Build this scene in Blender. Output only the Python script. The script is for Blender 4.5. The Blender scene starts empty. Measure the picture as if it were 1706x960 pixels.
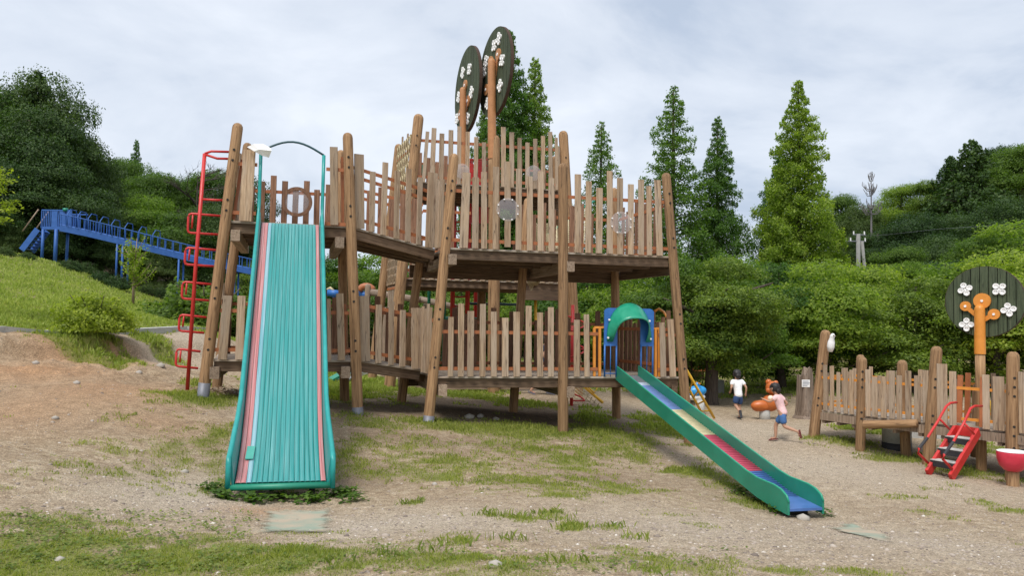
import bpy, math, random
import numpy as np
from mathutils import Vector, Matrix, Quaternion

R = math.radians
random.seed(7)
rng = np.random.default_rng(11)
scene = bpy.context.scene
COL = scene.collection

# ------------------------------------------------------------------ camera
FPX, CX, CY = 1280.0, 853.0, 480.0
PITCH, ROLL = R(2.68), R(1.0)
EYE = Vector((0, 0, 2.0))
_f = Vector((0, math.cos(PITCH), math.sin(PITCH)))
_r0 = Vector((1, 0, 0))
_u0 = Vector((0, -math.sin(PITCH), math.cos(PITCH)))
_r = _r0 * math.cos(ROLL) + _u0 * math.sin(ROLL)
_u = _u0 * math.cos(ROLL) - _r0 * math.sin(ROLL)
cd = bpy.data.cameras.new('camera'); cam = bpy.data.objects.new('camera', cd); COL.objects.link(cam)
cd.sensor_width = 36.0; cd.lens = 36.0 * FPX / 1706.0; cd.clip_start = 0.1; cd.clip_end = 3000
cam.matrix_world = Matrix(((_r.x, _u.x, -_f.x, EYE.x), (_r.y, _u.y, -_f.y, EYE.y), (_r.z, _u.z, -_f.z, EYE.z), (0, 0, 0, 1)))
scene.camera = cam

# ------------------------------------------------------------------ light
SUN_EL, SUN_AZ = R(58), R(205)          # azimuth clockwise from +Y: the sun stands behind the camera, a little left
world = bpy.data.worlds.new('World'); scene.world = world; world.use_nodes = True
wn, wl = world.node_tree.nodes, world.node_tree.links
wn.clear()
wo = wn.new('ShaderNodeOutputWorld')
sky = wn.new('ShaderNodeTexSky'); sky.sky_type = 'NISHITA'; sky.sun_disc = False
sky.sun_elevation = SUN_EL; sky.sun_rotation = SUN_AZ; sky.dust_density = 2.0
bg1 = wn.new('ShaderNodeBackground'); bg1.inputs[1].default_value = 0.10
wl.new(sky.outputs[0], bg1.inputs[0])
tc = wn.new('ShaderNodeTexCoord'); sp = wn.new('ShaderNodeSeparateXYZ'); wl.new(tc.outputs['Generated'], sp.inputs[0])
za = wn.new('ShaderNodeMath'); za.operation = 'MAXIMUM'; za.inputs[1].default_value = 0.0; wl.new(sp.outputs[2], za.inputs[0])
zb = wn.new('ShaderNodeMath'); zb.operation = 'ADD'; zb.inputs[1].default_value = 0.22; wl.new(za.outputs[0], zb.inputs[0])
dx = wn.new('ShaderNodeMath'); dx.operation = 'DIVIDE'; wl.new(sp.outputs[0], dx.inputs[0]); wl.new(zb.outputs[0], dx.inputs[1])
dy = wn.new('ShaderNodeMath'); dy.operation = 'DIVIDE'; wl.new(sp.outputs[1], dy.inputs[0]); wl.new(zb.outputs[0], dy.inputs[1])
cb = wn.new('ShaderNodeCombineXYZ'); wl.new(dx.outputs[0], cb.inputs[0]); wl.new(dy.outputs[0], cb.inputs[1]); cb.inputs[2].default_value = 3.7
n1 = wn.new('ShaderNodeTexNoise'); n1.inputs['Scale'].default_value = 1.5; n1.inputs['Detail'].default_value = 9; n1.inputs['Roughness'].default_value = 0.56
n1.inputs['Distortion'].default_value = 0.35
wl.new(cb.outputs[0], n1.inputs[0])
cr = wn.new('ShaderNodeValToRGB'); e = cr.color_ramp.elements
e[0].position = 0.32; e[0].color = (0.40, 0.465, 0.57, 1)
e[1].position = 0.66; e[1].color = (0.68, 0.72, 0.785, 1)
m_ = e.new(0.46); m_.color = (0.55, 0.60, 0.68, 1)
wl.new(n1.outputs[0], cr.inputs[0])
bg2 = wn.new('ShaderNodeBackground'); bg2.inputs[1].default_value = 0.95; wl.new(cr.outputs[0], bg2.inputs[0])
mxs = wn.new('ShaderNodeMixShader'); mxs.inputs[0].default_value = 0.9
wl.new(bg1.outputs[0], mxs.inputs[1]); wl.new(bg2.outputs[0], mxs.inputs[2]); wl.new(mxs.outputs[0], wo.inputs[0])
sd = bpy.data.lights.new('sun', 'SUN'); so = bpy.data.objects.new('sun', sd); COL.objects.link(so)
sd.energy = 2.1; sd.angle = R(22); sd.color = (1.0, 0.95, 0.88)
sdir = Vector((math.sin(SUN_AZ) * math.cos(SUN_EL), math.cos(SUN_AZ) * math.cos(SUN_EL), math.sin(SUN_EL)))
so.rotation_euler = sdir.to_track_quat('Z', 'Y').to_euler()
scene.view_settings.view_transform = 'Standard'; scene.view_settings.look = 'None'
scene.view_settings.exposure = 0.55; scene.view_settings.gamma = 1.0

# ------------------------------------------------------------------ measuring helpers (a survey of the place from known sight lines)
def ray(px, py):
    return _f + _r * ((px - CX) / FPX) + _u * ((CY - py) / FPX)
def W(px, py, Y):
    d = ray(px, py); return EYE + d * (Y / d.y)
ANG = R(13)
D0 = Vector((0.95, 14.3, 0)); DU = Vector((math.cos(ANG), math.sin(ANG), 0)); DV = Vector((-math.sin(ANG), math.cos(ANG), 0))
UP = Vector((0, 0, 1))
def UV(u, v, z): return D0 + DU * u + DV * v + UP * z
def FP(px, py, v=0.0):
    d = ray(px, py); o = EYE - D0
    t = (v - o.dot(DV)) / d.dot(DV); p = EYE + d * t
    return (p - D0).dot(DU), p.z

# value noise
def _hash(ix, iy, s):
    h = (ix.astype(np.int64) * 374761393 + iy.astype(np.int64) * 668265263 + s * 1274126177) & 0xffffffff
    h = ((h ^ (h >> 13)) * 1103515245) & 0xffffffff
    return ((h ^ (h >> 16)) & 0xffff) / 65535.0
def vnoise(x, y, s=0):
    x = np.asarray(x, float); y = np.asarray(y, float)
    ix, iy = np.floor(x), np.floor(y); fx, fy = x - ix, y - iy
    fx = fx * fx * (3 - 2 * fx); fy = fy * fy * (3 - 2 * fy)
    a = _hash(ix, iy, s); b = _hash(ix + 1, iy, s); c = _hash(ix, iy + 1, s); d = _hash(ix + 1, iy + 1, s)
    return (a * (1 - fx) + b * fx) * (1 - fy) + (c * (1 - fx) + d * fx) * fy
def fbm(x, y, s=0, o=4):
    t = 0; a = 0.5; n = 0
    for i in range(o):
        t = t + a * vnoise(x * 2 ** i + 13.1 * i, y * 2 ** i + 7.7 * i, s + i); n += a; a *= 0.5
    return t / n

# terrain from surveyed points
CP = []
for px, py, Y in [(338,664,12.95),(596,690,13.5),(714,704,13.8),(938,722,14.3),(1148,742,14.87),(361,647,15.2),(574,667,15.7),
        (669,667,16.1),(855,682,16.6),(1027,692,17.2),(649,646,19.5),(963,657,20.6),(464,838,8.5),(400,835,8.5),(560,838,8.6),(1350,868,8.9),(1290,735,15.8),
        (1228,698,19.5),(1367,727,15.8),(1433,752,14.9),(1550,775,13.8),(1687,803,12.8),(853,960,4.6),(0,960,4.8),(1706,960,5.2),
        (853,830,8.6),(1100,850,8.6),(700,760,11.2),(1000,780,11.5),(0,760,8.0),(0,665,11.0),(0,592,13.6),(150,660,11.5),(150,592,15.2),(220,700,10.8),
        (270,640,14.2),(300,600,18.0),(250,575,17.3),(0,556,15.3),(150,556,17.3),(300,549,20.3),(0,548,16.2),(150,548,18.2),(305,543,21.5),
        (0,482,22),(0,420,30),(150,482,27),(300,527,30),(95,439,32),(200,478,33),(270,500,34),(400,520,38),(1180,678,22.5),(1200,640,30),
        (1500,665,24),(1500,625,36),(1700,690,20),(600,630,25),(800,640,26),(600,600,36),(850,600,38),(1650,880,8.5),(1450,800,11.5),(300,760,9.8),(120,830,7)]:
    CP.append(W(px, py, Y)[:])
CP += [(-22, 40, 3.6), (-40, 60, 8.0), (-18, 60, 3.0), (-14, 40, 2.4), (-30, 48, 5.0), (0, 60, 1.5), (20, 60, 3.0), (35, 62, 8.0), (55, 70, 15.0), (45, 45, 5.0),
       (0, 110, 6), (40, 110, 8), (-40, 110, 12), (0, -5, 0.5), (-10, 0, 0.6), (10, 0, 0.3), (-14, 10, 1.8), (-22, 15, 3.0), (14, 8, -0.4), (25, 20, -0.3)]
for k in range(10):
    a = k * math.tau / 10; CP.append((330 * math.cos(a), 80 + 330 * math.sin(a), 6))
CP = np.array(CP)
_c = 0.8
def _phi(dx, dy): return np.sqrt(dx * dx + dy * dy + _c * _c)
_A = _phi(CP[:, 0][:, None] - CP[:, 0], CP[:, 1][:, None] - CP[:, 1])
_n = len(CP)
_M = np.zeros((_n + 1, _n + 1)); _M[:_n, :_n] = _A - np.eye(_n) * 0.06; _M[:_n, _n] = 1; _M[_n, :_n] = 1
_w = np.linalg.solve(_M, np.append(CP[:, 2], 0))
def gz(x, y):
    x = np.atleast_1d(np.asarray(x, float)); y = np.atleast_1d(np.asarray(y, float)); out = np.empty(len(x))
    for i in range(0, len(x), 40000):
        xx, yy = x[i:i+40000], y[i:i+40000]
        out[i:i+40000] = _phi(xx[:, None] - CP[:, 0], yy[:, None] - CP[:, 1]) @ _w[:_n] + _w[_n]
    out += (fbm(x * 0.9, y * 0.9, 3) - 0.5) * 0.09 + (fbm(x * 5, y * 5, 9, 3) - 0.5) * 0.025
    kd = x - np.interp(y, [14, 15.3, 17.3, 20.3], [-11, -10.1, -9.6, -8.7]) + (fbm(x * 1.3, y * 1.3, 51) - 0.5) * 1.1
    out -= 0.34 / (1 + np.exp(-(kd - 0.95) / 0.05)) * np.exp(-np.clip(kd - 0.95, 0, 9) ** 2 / 3.0) * (1 / (1 + np.exp(-(y - 13.2) * 3))) * (1 / (1 + np.exp((y - 20.5) * 3)))
    # the eroded earth bank below the kerb is rougher
    bank = np.exp(-(((x + 8.2) / 2.6) ** 2 + ((y - 15.2) / 2.6) ** 2))
    out += bank * (fbm(x * 2.8, y * 2.8, 21) - 0.5) * 0.38
    return out
def g1(x, y): return float(gz([x], [y])[0])
def G(px, py, Y0=3.0, Y1=90.0):
    d = ray(px, py); ys = np.linspace(Y0, Y1, 1400); t = ys / d.y
    xs = d.x * t; zs = EYE.z + d.z * t; h = gz(xs, ys); k = np.argmax(zs < h)
    return Vector((xs[k], ys[k], h[k]))
def proj(p):
    q = Vector(p) - EYE; w = q.dot(_f); return CX + FPX * q.dot(_r) / w, CY - FPX * q.dot(_u) / w

# ------------------------------------------------------------------ materials
def newmat(name):
    m = bpy.data.materials.new(name); m.use_nodes = True
    nt = m.node_tree; b = nt.nodes['Principled BSDF']; return m, nt, nt.nodes, nt.links, b
def noise(nt, vec, scale, detail=4, rough=0.55):
    n = nt.nodes.new('ShaderNodeTexNoise'); n.inputs['Scale'].default_value = scale; n.inputs['Detail'].default_value = detail
    n.inputs['Roughness'].default_value = rough; nt.links.new(vec, n.inputs['Vector']); return n.outputs[0]
def ramp(nt, fac, stops):
    c = nt.nodes.new('ShaderNodeValToRGB'); el = c.color_ramp.elements
    while len(el) < len(stops): el.new(0.5)
    for q, (p, col) in zip(el, stops): q.position = p; q.color = (*col, 1)
    nt.links.new(fac, c.inputs[0]); return c.outputs[0]
def mixc(nt, fac, a, b, mode='MIX'):
    m = nt.nodes.new('ShaderNodeMix'); m.data_type = 'RGBA'; m.blend_type = mode
    for s, v in ((m.inputs[0], fac), (m.inputs[6], a), (m.inputs[7], b)):
        if hasattr(v, 'is_linked'): nt.links.new(v, s)
        elif isinstance(v, (int, float)): s.default_value = v
        else: s.default_value = (*v, 1)
    return m.outputs[2]
def math_(nt, op, a, b=0.0, clamp=False):
    m = nt.nodes.new('ShaderNodeMath'); m.operation = op; m.use_clamp = clamp
    for s, v in ((m.inputs[0], a), (m.inputs[1], b)):
        if hasattr(v, 'is_linked'): nt.links.new(v, s)
        else: s.default_value = v
    return m.outputs[0]
def bump(nt, b, h, strength=0.3, dist=0.01):
    n = nt.nodes.new('ShaderNodeBump'); n.inputs['Strength'].default_value = strength; n.inputs['Distance'].default_value = dist
    nt.links.new(h, n.inputs['Height']); nt.links.new(n.outputs[0], b.inputs['Normal'])
def objvec(nt, scale):
    tc = nt.nodes.new('ShaderNodeTexCoord'); oi = nt.nodes.new('ShaderNodeObjectInfo')
    mp = nt.nodes.new('ShaderNodeMapping'); mp.inputs['Scale'].default_value = scale
    mu = nt.nodes.new('ShaderNodeVectorMath'); mu.operation = 'MULTIPLY_ADD'
    cx = nt.nodes.new('ShaderNodeCombineXYZ')
    for i in range(3): nt.links.new(oi.outputs['Random'], cx.inputs[i])
    mu.inputs[1].default_value = (37.0, 91.0, 53.0)
    nt.links.new(cx.outputs[0], mu.inputs[0]); nt.links.new(tc.outputs['Object'], mu.inputs[2])
    nt.links.new(mu.outputs[0], mp.inputs['Vector']); return mp.outputs[0], oi.outputs['Random']
def wood(name, dark, mid, light, grey=None, rough=0.82):
    m, nt, N, L, b = newmat(name)
    v, rnd = objvec(nt, (34, 34, 1.6)); v2, _ = objvec(nt, (5, 5, 1.1)); v3, _ = objvec(nt, (120, 120, 5))
    g = noise(nt, v, 1.0, 5, 0.6); s = noise(nt, v2, 1.0, 3); f = noise(nt, v3, 1.0, 2)
    c = ramp(nt, g, [(0.28, dark), (0.5, mid), (0.72, light)])
    if grey: c = mixc(nt, ramp(nt, s, [(0.38, (0, 0, 0)), (0.62, (1, 1, 1))]), c, grey)
    c = mixc(nt, math_(nt, 'MULTIPLY', math_(nt, 'SUBTRACT', f, 0.45, True), 1.6), c, dark)
    v4, _ = objvec(nt, (16, 16, .55)); ck = math_(nt, 'ABSOLUTE', math_(nt, 'SUBTRACT', noise(nt, v4, 1.0, 2, .5), .5))
    c = mixc(nt, ramp(nt, ck, [(0.0, (.8, .8, .8)), (0.014, (0, 0, 0))]), c, tuple(x * .35 for x in dark))
    kn = nt.nodes.new('ShaderNodeTexVoronoi'); v5, _ = objvec(nt, (7, 7, 1.7)); L.new(v5, kn.inputs['Vector']); kn.inputs['Scale'].default_value = 1.0
    c = mixc(nt, ramp(nt, kn.outputs['Distance'], [(0.05, (.75, .75, .75)), (0.16, (0, 0, 0))]), c, dark)
    val = nt.nodes.new('ShaderNodeHueSaturation'); L.new(c, val.inputs['Color'])
    L.new(math_(nt, 'MULTIPLY_ADD', rnd, 0.4), val.inputs['Value'])
    val.inputs['Value'].links[0].from_node.inputs[2].default_value = 0.78
    L.new(val.outputs[0], b.inputs['Base Color']); b.inputs['Roughness'].default_value = rough
    bump(nt, b, g, 0.5, 0.004); return m
def paint(name, col, rough=0.4, wear=0.12, dirt=(0.12, 0.10, 0.08), metal=0.0, sc=6.0):
    m, nt, N, L, b = newmat(name)
    v, rnd = objvec(nt, (1, 1, 1)); a = noise(nt, v, sc, 6, 0.65); a2 = noise(nt, v, sc * 9, 3)
    c = mixc(nt, ramp(nt, a, [(0.35, (0, 0, 0)), (0.75, (1, 1, 1))]), col, tuple(min(1, x * 1.25 + 0.015) for x in col))
    k = math_(nt, 'MULTIPLY', ramp(nt, a2, [(0.55, (0, 0, 0)), (0.75, (1, 1, 1))]), wear)
    c = mixc(nt, k, c, dirt); L.new(c, b.inputs['Base Color'])
    L.new(math_(nt, 'MULTIPLY_ADD', a, 0.3), b.inputs['Roughness'])
    b.inputs['Roughness'].links[0].from_node.inputs[2].default_value = max(0.05, rough - 0.1)
    b.inputs['Metallic'].default_value = metal; bump(nt, b, a, 0.08, 0.01); return m
def leafmat(name, c1, c2, c3, trans=0.35):
    m, nt, N, L, b = newmat(name)
    geo = N.new('ShaderNodeNewGeometry'); oi = N.new('ShaderNodeObjectInfo'); tc = N.new('ShaderNodeTexCoord')
    n = noise(nt, tc.outputs['Object'], 0.9, 3)
    f = math_(nt, 'ADD', math_(nt, 'MULTIPLY', geo.outputs['Random Per Island'], 0.55), math_(nt, 'MULTIPLY', n, 0.5))
    c = ramp(nt, f, [(0.18, c1), (0.5, c2), (0.85, c3)])
    h = N.new('ShaderNodeHueSaturation'); L.new(c, h.inputs['Color'])
    L.new(math_(nt, 'MULTIPLY_ADD', oi.outputs['Random'], 0.62), h.inputs['Value'])
    h.inputs['Value'].links[0].from_node.inputs[2].default_value = 0.76
    L.new(math_(nt, 'MULTIPLY_ADD', oi.outputs['Random'], -0.045), h.inputs['Hue'])
    h.inputs['Hue'].links[0].from_node.inputs[2].default_value = 0.515
    L.new(h.outputs[0], b.inputs['Base Color']); b.inputs['Roughness'].default_value = 0.55; b.inputs['Specular IOR Level'].default_value = 0.3
    t = N.new('ShaderNodeBsdfTranslucent'); L.new(mixc(nt, 1.0, h.outputs[0], (1.5, 1.7, 0.5), 'MULTIPLY'), t.inputs[0])
    ms = N.new('ShaderNodeMixShader'); ms.inputs[0].default_value = trans
    L.new(b.outputs[0], ms.inputs[1]); L.new(t.outputs[0], ms.inputs[2]); L.new(ms.outputs[0], N['Material Output'].inputs[0]); return m

MT = {}
MT['log'] = wood('log_wood', (0.14, 0.072, 0.032), (0.34, 0.200, 0.098), (0.46, 0.285, 0.150))
MT['log_dark'] = wood('log_wood_dark', (0.05, 0.028, 0.016), (0.12, 0.070, 0.040), (0.19, 0.115, 0.065))
MT['picket'] = wood('picket_wood', (0.19, 0.115, 0.070), (0.42, 0.295, 0.185), (0.55, 0.41, 0.275), (0.43, 0.335, 0.245))
MT['picket_brown'] = wood('picket_wood_brown', (0.12, 0.055, 0.030), (0.25, 0.130, 0.075), (0.34, 0.19, 0.115))
MT['deck'] = wood('deck_wood', (0.15, 0.11, 0.08), (0.36, 0.28, 0.21), (0.50, 0.41, 0.32), (0.42, 0.37, 0.31))
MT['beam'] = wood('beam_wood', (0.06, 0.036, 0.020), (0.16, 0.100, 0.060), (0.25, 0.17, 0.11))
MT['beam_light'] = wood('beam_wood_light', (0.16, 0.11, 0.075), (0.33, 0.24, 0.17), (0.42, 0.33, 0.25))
MT['orange'] = paint('orange_paint', (0.34, 0.110, 0.036), 0.45, 0.3)
MT['orange_bright'] = paint('bright_orange_paint', (0.62, 0.235, 0.030), 0.4, 0.1)
MT['red'] = paint('red_paint', (0.50, 0.022, 0.020), 0.35, 0.15)
MT['teal'] = paint('teal_paint', (0.010, 0.27, 0.255), 0.32, 0.15)
MT['green'] = paint('green_paint', (0.010, 0.205, 0.130), 0.38, 0.25, sc=3)
MT['hood'] = paint('hood_green', (0.012, 0.26, 0.155), 0.3, 0.05)
MT['blue'] = paint('blue_paint', (0.020, 0.125, 0.40), 0.4, 0.1)
MT['orange_dull'] = paint('dull_orange_paint', (0.42, 0.19, 0.075), 0.55, 0.3)
MT['hillblue'] = paint('hill_slide_blue', (0.018, 0.095, 0.34), 0.5, 0.15)  # blue darkened to put the shade of the wood into the paint
MT['white'] = paint('white_paint', (0.80, 0.80, 0.80), 0.4, 0.04)
MT['metal'] = paint('galvanised_metal', (0.16, 0.165, 0.19), 0.5, 0.35, metal=0.3)
MT['dark'] = paint('dark_hole', (0.015, 0.012, 0.010), 0.8, 0.0)
MT['black'] = paint('black_rubber', (0.02, 0.02, 0.024), 0.6, 0.1)
MT['yellow'] = paint('yellow_paint', (0.70, 0.40, 0.02), 0.4, 0.15)
MT['signgreen'] = wood('sign_green_wood', (0.020, 0.030, 0.014), (0.058, 0.078, 0.040), (0.085, 0.100, 0.058))
MT['signedge'] = paint('sign_edge', (0.05, 0.025, 0.015), 0.8, 0.2)
MT['rope'] = paint('rope', (0.52, 0.44, 0.28), 0.9, 0.2)
MT['concrete'] = paint('concrete', (0.42, 0.42, 0.40), 0.85, 0.4, sc=3)
MT['bark'] = wood('bark', (0.025, 0.018, 0.014), (0.08, 0.060, 0.045), (0.15, 0.12, 0.095))
MT['stump'] = wood('stump_wood', (0.10, 0.07, 0.05), (0.27, 0.20, 0.15), (0.38, 0.31, 0.25))
MT['stone'] = paint('stone', (0.36, 0.33, 0.29), 0.9, 0.3, sc=8)
MT['plastic'] = None
MT['leaf'] = leafmat('leaf_mid', (0.030, 0.066, 0.012), (0.070, 0.140, 0.020), (0.130, 0.215, 0.034), 0.4)
MT['leaf_bush'] = leafmat('leaf_bush', (0.10, 0.15, 0.02), (0.20, 0.27, 0.03), (0.33, 0.40, 0.06), 0.45)
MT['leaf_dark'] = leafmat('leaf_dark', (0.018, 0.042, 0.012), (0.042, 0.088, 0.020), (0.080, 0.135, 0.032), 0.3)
MT['leaf_light'] = leafmat('leaf_light', (0.062, 0.120, 0.018), (0.138, 0.230, 0.032), (0.23, 0.32, 0.052), 0.5)
MT['leaf_meta'] = leafmat('leaf_metasequoia', (0.045, 0.100, 0.022), (0.090, 0.180, 0.032), (0.150, 0.250, 0.046), 0.45)
MT['hill_grass'] = leafmat('hill_grass_blade', (0.18, 0.235, 0.045), (0.29, 0.36, 0.085), (0.42, 0.46, 0.14), 0.4)
MT['grass'] = leafmat('grass_blade', (0.11, 0.155, 0.030), (0.20, 0.255, 0.052), (0.34, 0.36, 0.10), 0.4)
m, nt, N, L, b = newmat('clear_plastic')
b.inputs['Base Color'].default_value = (0.62, 0.58, 0.60, 1); b.inputs['Roughness'].default_value = 0.22; b.inputs['Alpha'].default_value = 0.30
MT['plastic'] = m

# ------------------------------------------------------------------ mesh helpers
WM = {}
def fastmesh(name, V, F, mat=None, smooth=False):
    V = np.ascontiguousarray(V, dtype=np.float32); F = np.ascontiguousarray(F, dtype=np.int32)
    me = bpy.data.meshes.new(name); me.vertices.add(len(V)); me.vertices.foreach_set('co', V.ravel())
    k = F.shape[1]; me.loops.add(F.size); me.loops.foreach_set('vertex_index', F.ravel())
    me.polygons.add(len(F)); me.polygons.foreach_set('loop_start', np.arange(0, F.size, k, dtype=np.int32))
    try: me.polygons.foreach_set('loop_total', np.full(len(F), k, dtype=np.int32))
    except Exception: pass
    me.update(calc_edges=True)
    if smooth: me.polygons.foreach_set('use_smooth', np.ones(len(F), dtype=bool))
    if mat: me.materials.append(mat)
    return me
def tag(o, label=None, cat=None, group=None, kind=None):
    if label: o['label'] = label
    if cat: o['category'] = cat
    if group: o['group'] = group
    if kind: o['kind'] = kind
    return o
def link(name, data, parent=None, M=None):
    o = bpy.data.objects.new(name, data); COL.objects.link(o)
    M = M.copy() if M is not None else Matrix.Identity(4)
    WM[o] = M
    if parent is not None:
        o.parent = parent; o.matrix_basis = WM[parent].inverted() @ M
    else: o.matrix_basis = M
    return o
def thing(name, loc, label, cat, group=None):
    o = link(name, None, None, Matrix.Translation(Vector(loc))); o.empty_display_size = 0.3
    return tag(o, label, cat, group)
def obj(name, V, F, mat, parent=None, M=None, smooth=False):
    me = bpy.data.meshes.new(name); me.from_pydata([tuple(v) for v in V], [], F); me.update()
    if smooth:
        for p in me.polygons: p.use_smooth = True
    if isinstance(mat, str): mat = MT[mat]
    if mat: me.materials.append(mat)
    if M is None:                      # world coordinates: put the origin at the piece
        c = Vector(tuple(sum(v[i] for v in V) / len(V) for i in range(3)))
        for v in me.vertices: v.co -= c
        M = Matrix.Translation(c)
    return link(name, me, parent, M)
class MB:
    def __init__(s): s.V = []; s.F = []
    def add(s, V, F):
        k = len(s.V); s.V += [Vector(v) for v in V]; s.F += [tuple(i + k for i in f) for f in F]; return s
    def build(s, name, mat, parent=None, smooth=False, M=None): return obj(name, s.V, s.F, mat, parent, M, smooth)
class RailSet:
    def __init__(s): s.L = []
    def add(s, V, F): s.L.append((V, F))
    def build(s, name, mat, parent):
        r_ = obj(name, *s.L[0], mat, parent)
        for V, F in s.L[1:]: obj('rail', V, F, mat, r_)
        return r_
BOXF = [(0, 3, 2, 1), (4, 5, 6, 7), (0, 1, 5, 4), (1, 2, 6, 5), (2, 3, 7, 6), (3, 0, 4, 7)]
def frame(p0, p1, side):
    z = (Vector(p1) - Vector(p0)); Lz = z.length; z = z / Lz
    x = Vector(side); x = (x - z * x.dot(z)).normalized(); y = z.cross(x)
    return Matrix(((x.x, y.x, z.x, p0[0]), (x.y, y.y, z.y, p0[1]), (x.z, y.z, z.z, p0[2]), (0, 0, 0, 1))), Lz
def board(name, p0, p1, w, t, side, mat, parent, w1=None):
    M, Lz = frame(p0, p1, side); a = w / 2; a1 = (w1 or w) / 2; b = t / 2; j = [random.uniform(-.006, .006) for _ in range(2)]; c = min(.006, a * .3, b * .5)
    V = []
    for aa, z in ((a, 0), (a1, Lz + j[0])):   # chamfered section, eight corners
        V += [(-aa + c, -b, z), (aa - c, -b, z), (aa, -b + c, z), (aa, b - c, z), (aa - c, b, z), (-aa + c, b, z), (-aa, b - c, z), (-aa, -b + c, z)]
    F = [(7, 6, 5, 4, 3, 2, 1, 0), tuple(range(8, 16))] + [(i, (i + 1) % 8, 8 + (i + 1) % 8, 8 + i) for i in range(8)]
    return obj(name, V, F, mat, parent, M)
def boxv(p0, p1, w, t, side):
    M, Lz = frame(p0, p1, side); a, b = w / 2, t / 2
    return [M @ Vector(v) for v in ((-a, -b, 0), (a, -b, 0), (a, b, 0), (-a, b, 0), (-a, -b, Lz), (a, -b, Lz), (a, b, Lz), (-a, b, Lz))], BOXF
def tubev(pts, r, n=8, closed=False):
    pts = [Vector(p) for p in pts]; V = []; F = []; rr = r if isinstance(r, (list, tuple)) else [r] * len(pts)
    ref = Vector((0.31, 0.17, 0.93))
    m = len(pts)
    for i, p in enumerate(pts):
        if closed: t = pts[(i + 1) % m] - pts[i - 1]
        else: t = pts[min(i + 1, m - 1)] - pts[max(i - 1, 0)]
        t.normalize(); a = t.cross(ref)
        if a.length < 0.05: a = t.cross(Vector((1, 0, 0)))
        a.normalize(); b = t.cross(a)
        for k in range(n):
            th = math.tau * k / n; V.append(p + (a * math.cos(th) + b * math.sin(th)) * rr[i])
    for i in range(m if closed else m - 1):
        j = (i + 1) % m
        for k in range(n): F.append((i * n + k, i * n + (k + 1) % n, j * n + (k + 1) % n, j * n + k))
    if not closed: F += [tuple(range(n - 1, -1, -1)), tuple((m - 1) * n + k for k in range(n))]
    return V, F
def tube(name, pts, r, mat, parent, n=8, closed=False):
    V, F = tubev(pts, r, n, closed); return obj(name, V, F, mat, parent, None, True)
def logpost(name, p0, p1, r, mat, parent, n=16, dome=True, bolts=(), face=None, sleeve=0.0):
    p0, p1 = Vector(p0), Vector(p1); M, Lz = frame(p0, p1, (1, 0, 0)); V = []; F = []
    prof = [(r * 1.04, 0), (r * 1.02, Lz * 0.25), (r, Lz * 0.55), (r * 0.97, Lz * 0.85)]
    if dome: prof += [(r * 0.96, Lz - r), (r * 0.88, Lz - r * 0.55), (r * 0.66, Lz - r * 0.2), (r * 0.34, Lz - r * 0.03)]
    else: prof += [(r * 0.96, Lz)]
    ph = random.uniform(0, 6)
    for q, z in prof:
        for k in range(n):
            a = math.tau * k / n; e = 1 + 0.02 * math.sin(3 * a + ph + z * 1.3)
            V.append((q * e * math.cos(a), q * e * math.sin(a), z))
    for i in range(len(prof) - 1):
        for k in range(n): F.append((i * n + k, i * n + (k + 1) % n, (i + 1) * n + (k + 1) % n, (i + 1) * n + k))
    F.append(tuple((len(prof) - 1) * n + k for k in range(n)))
    o = obj(name, V, F, mat, parent, M, True)
    for z in bolts:                               # countersunk bolts facing the given direction
        t = (z - p0.z) / (p1.z - p0.z)
        if t < 0.02 or t > 0.97: continue
        c = p0.lerp(p1, t); d = Vector(face or (-0.05, -1, 0)).normalized(); c = c + d * (r * 0.985)
        V2, F2 = tubev([c - d * 0.02, c + d * 0.006], 0.022, 8); obj('bolt_hole', V2, F2, 'dark', o)
    if sleeve:
        q = p0.lerp(p1, sleeve / (p1 - p0).length); V2, F2 = tubev([p0, q], r * 1.07, 16); obj('metal_sleeve', V2, F2, 'metal', o, None, True)
    return o
# ------------------------------------------------------------------ ground
def axis(lo, hi, s0, far, g=1.22):
    a = list(np.arange(lo, hi, s0)); x = a[-1] if a else lo; s = s0
    while x < far: s *= g; s = min(s, 25); x += s; a.append(x)
    x = lo; s = s0; left = []
    return a
def graded(lo, hi, s0, mlo, mhi, s1, far_lo, far_hi):
    a = list(np.arange(lo, hi, s0)); 
    x = hi; b = []
    while x < mhi: b.append(x); x += s1
    s = s1
    while x < far_hi: b.append(x); s = min(s * 1.25, 25); x += s
    c = []; x = lo - s1
    while x > mlo: c.append(x); x -= s1
    s = s1
    while x > far_lo: c.append(x); s = min(s * 1.25, 25); x -= s
    return np.array(sorted(c) + a + b)
gx = graded(-10, 10.5, 0.075, -26, 26, 0.3, -420, 420)
gy = graded(3.6, 18, 0.075, -3, 42, 0.3, -60, 520)
XX, YY = np.meshgrid(gx, gy); xf, yf = XX.ravel(), YY.ravel(); zf = gz(xf, yf)
def blob(px, py, rx, ry, w=1.0):
    c = G(px, py); k = c.y / FPX
    try: dyy = abs(G(px, py - ry).y - G(px, py + ry).y) / 2
    except Exception: dyy = 1.0
    return (c.x, c.y, max(rx * k, .1), max(dyy, .1), w)
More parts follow.
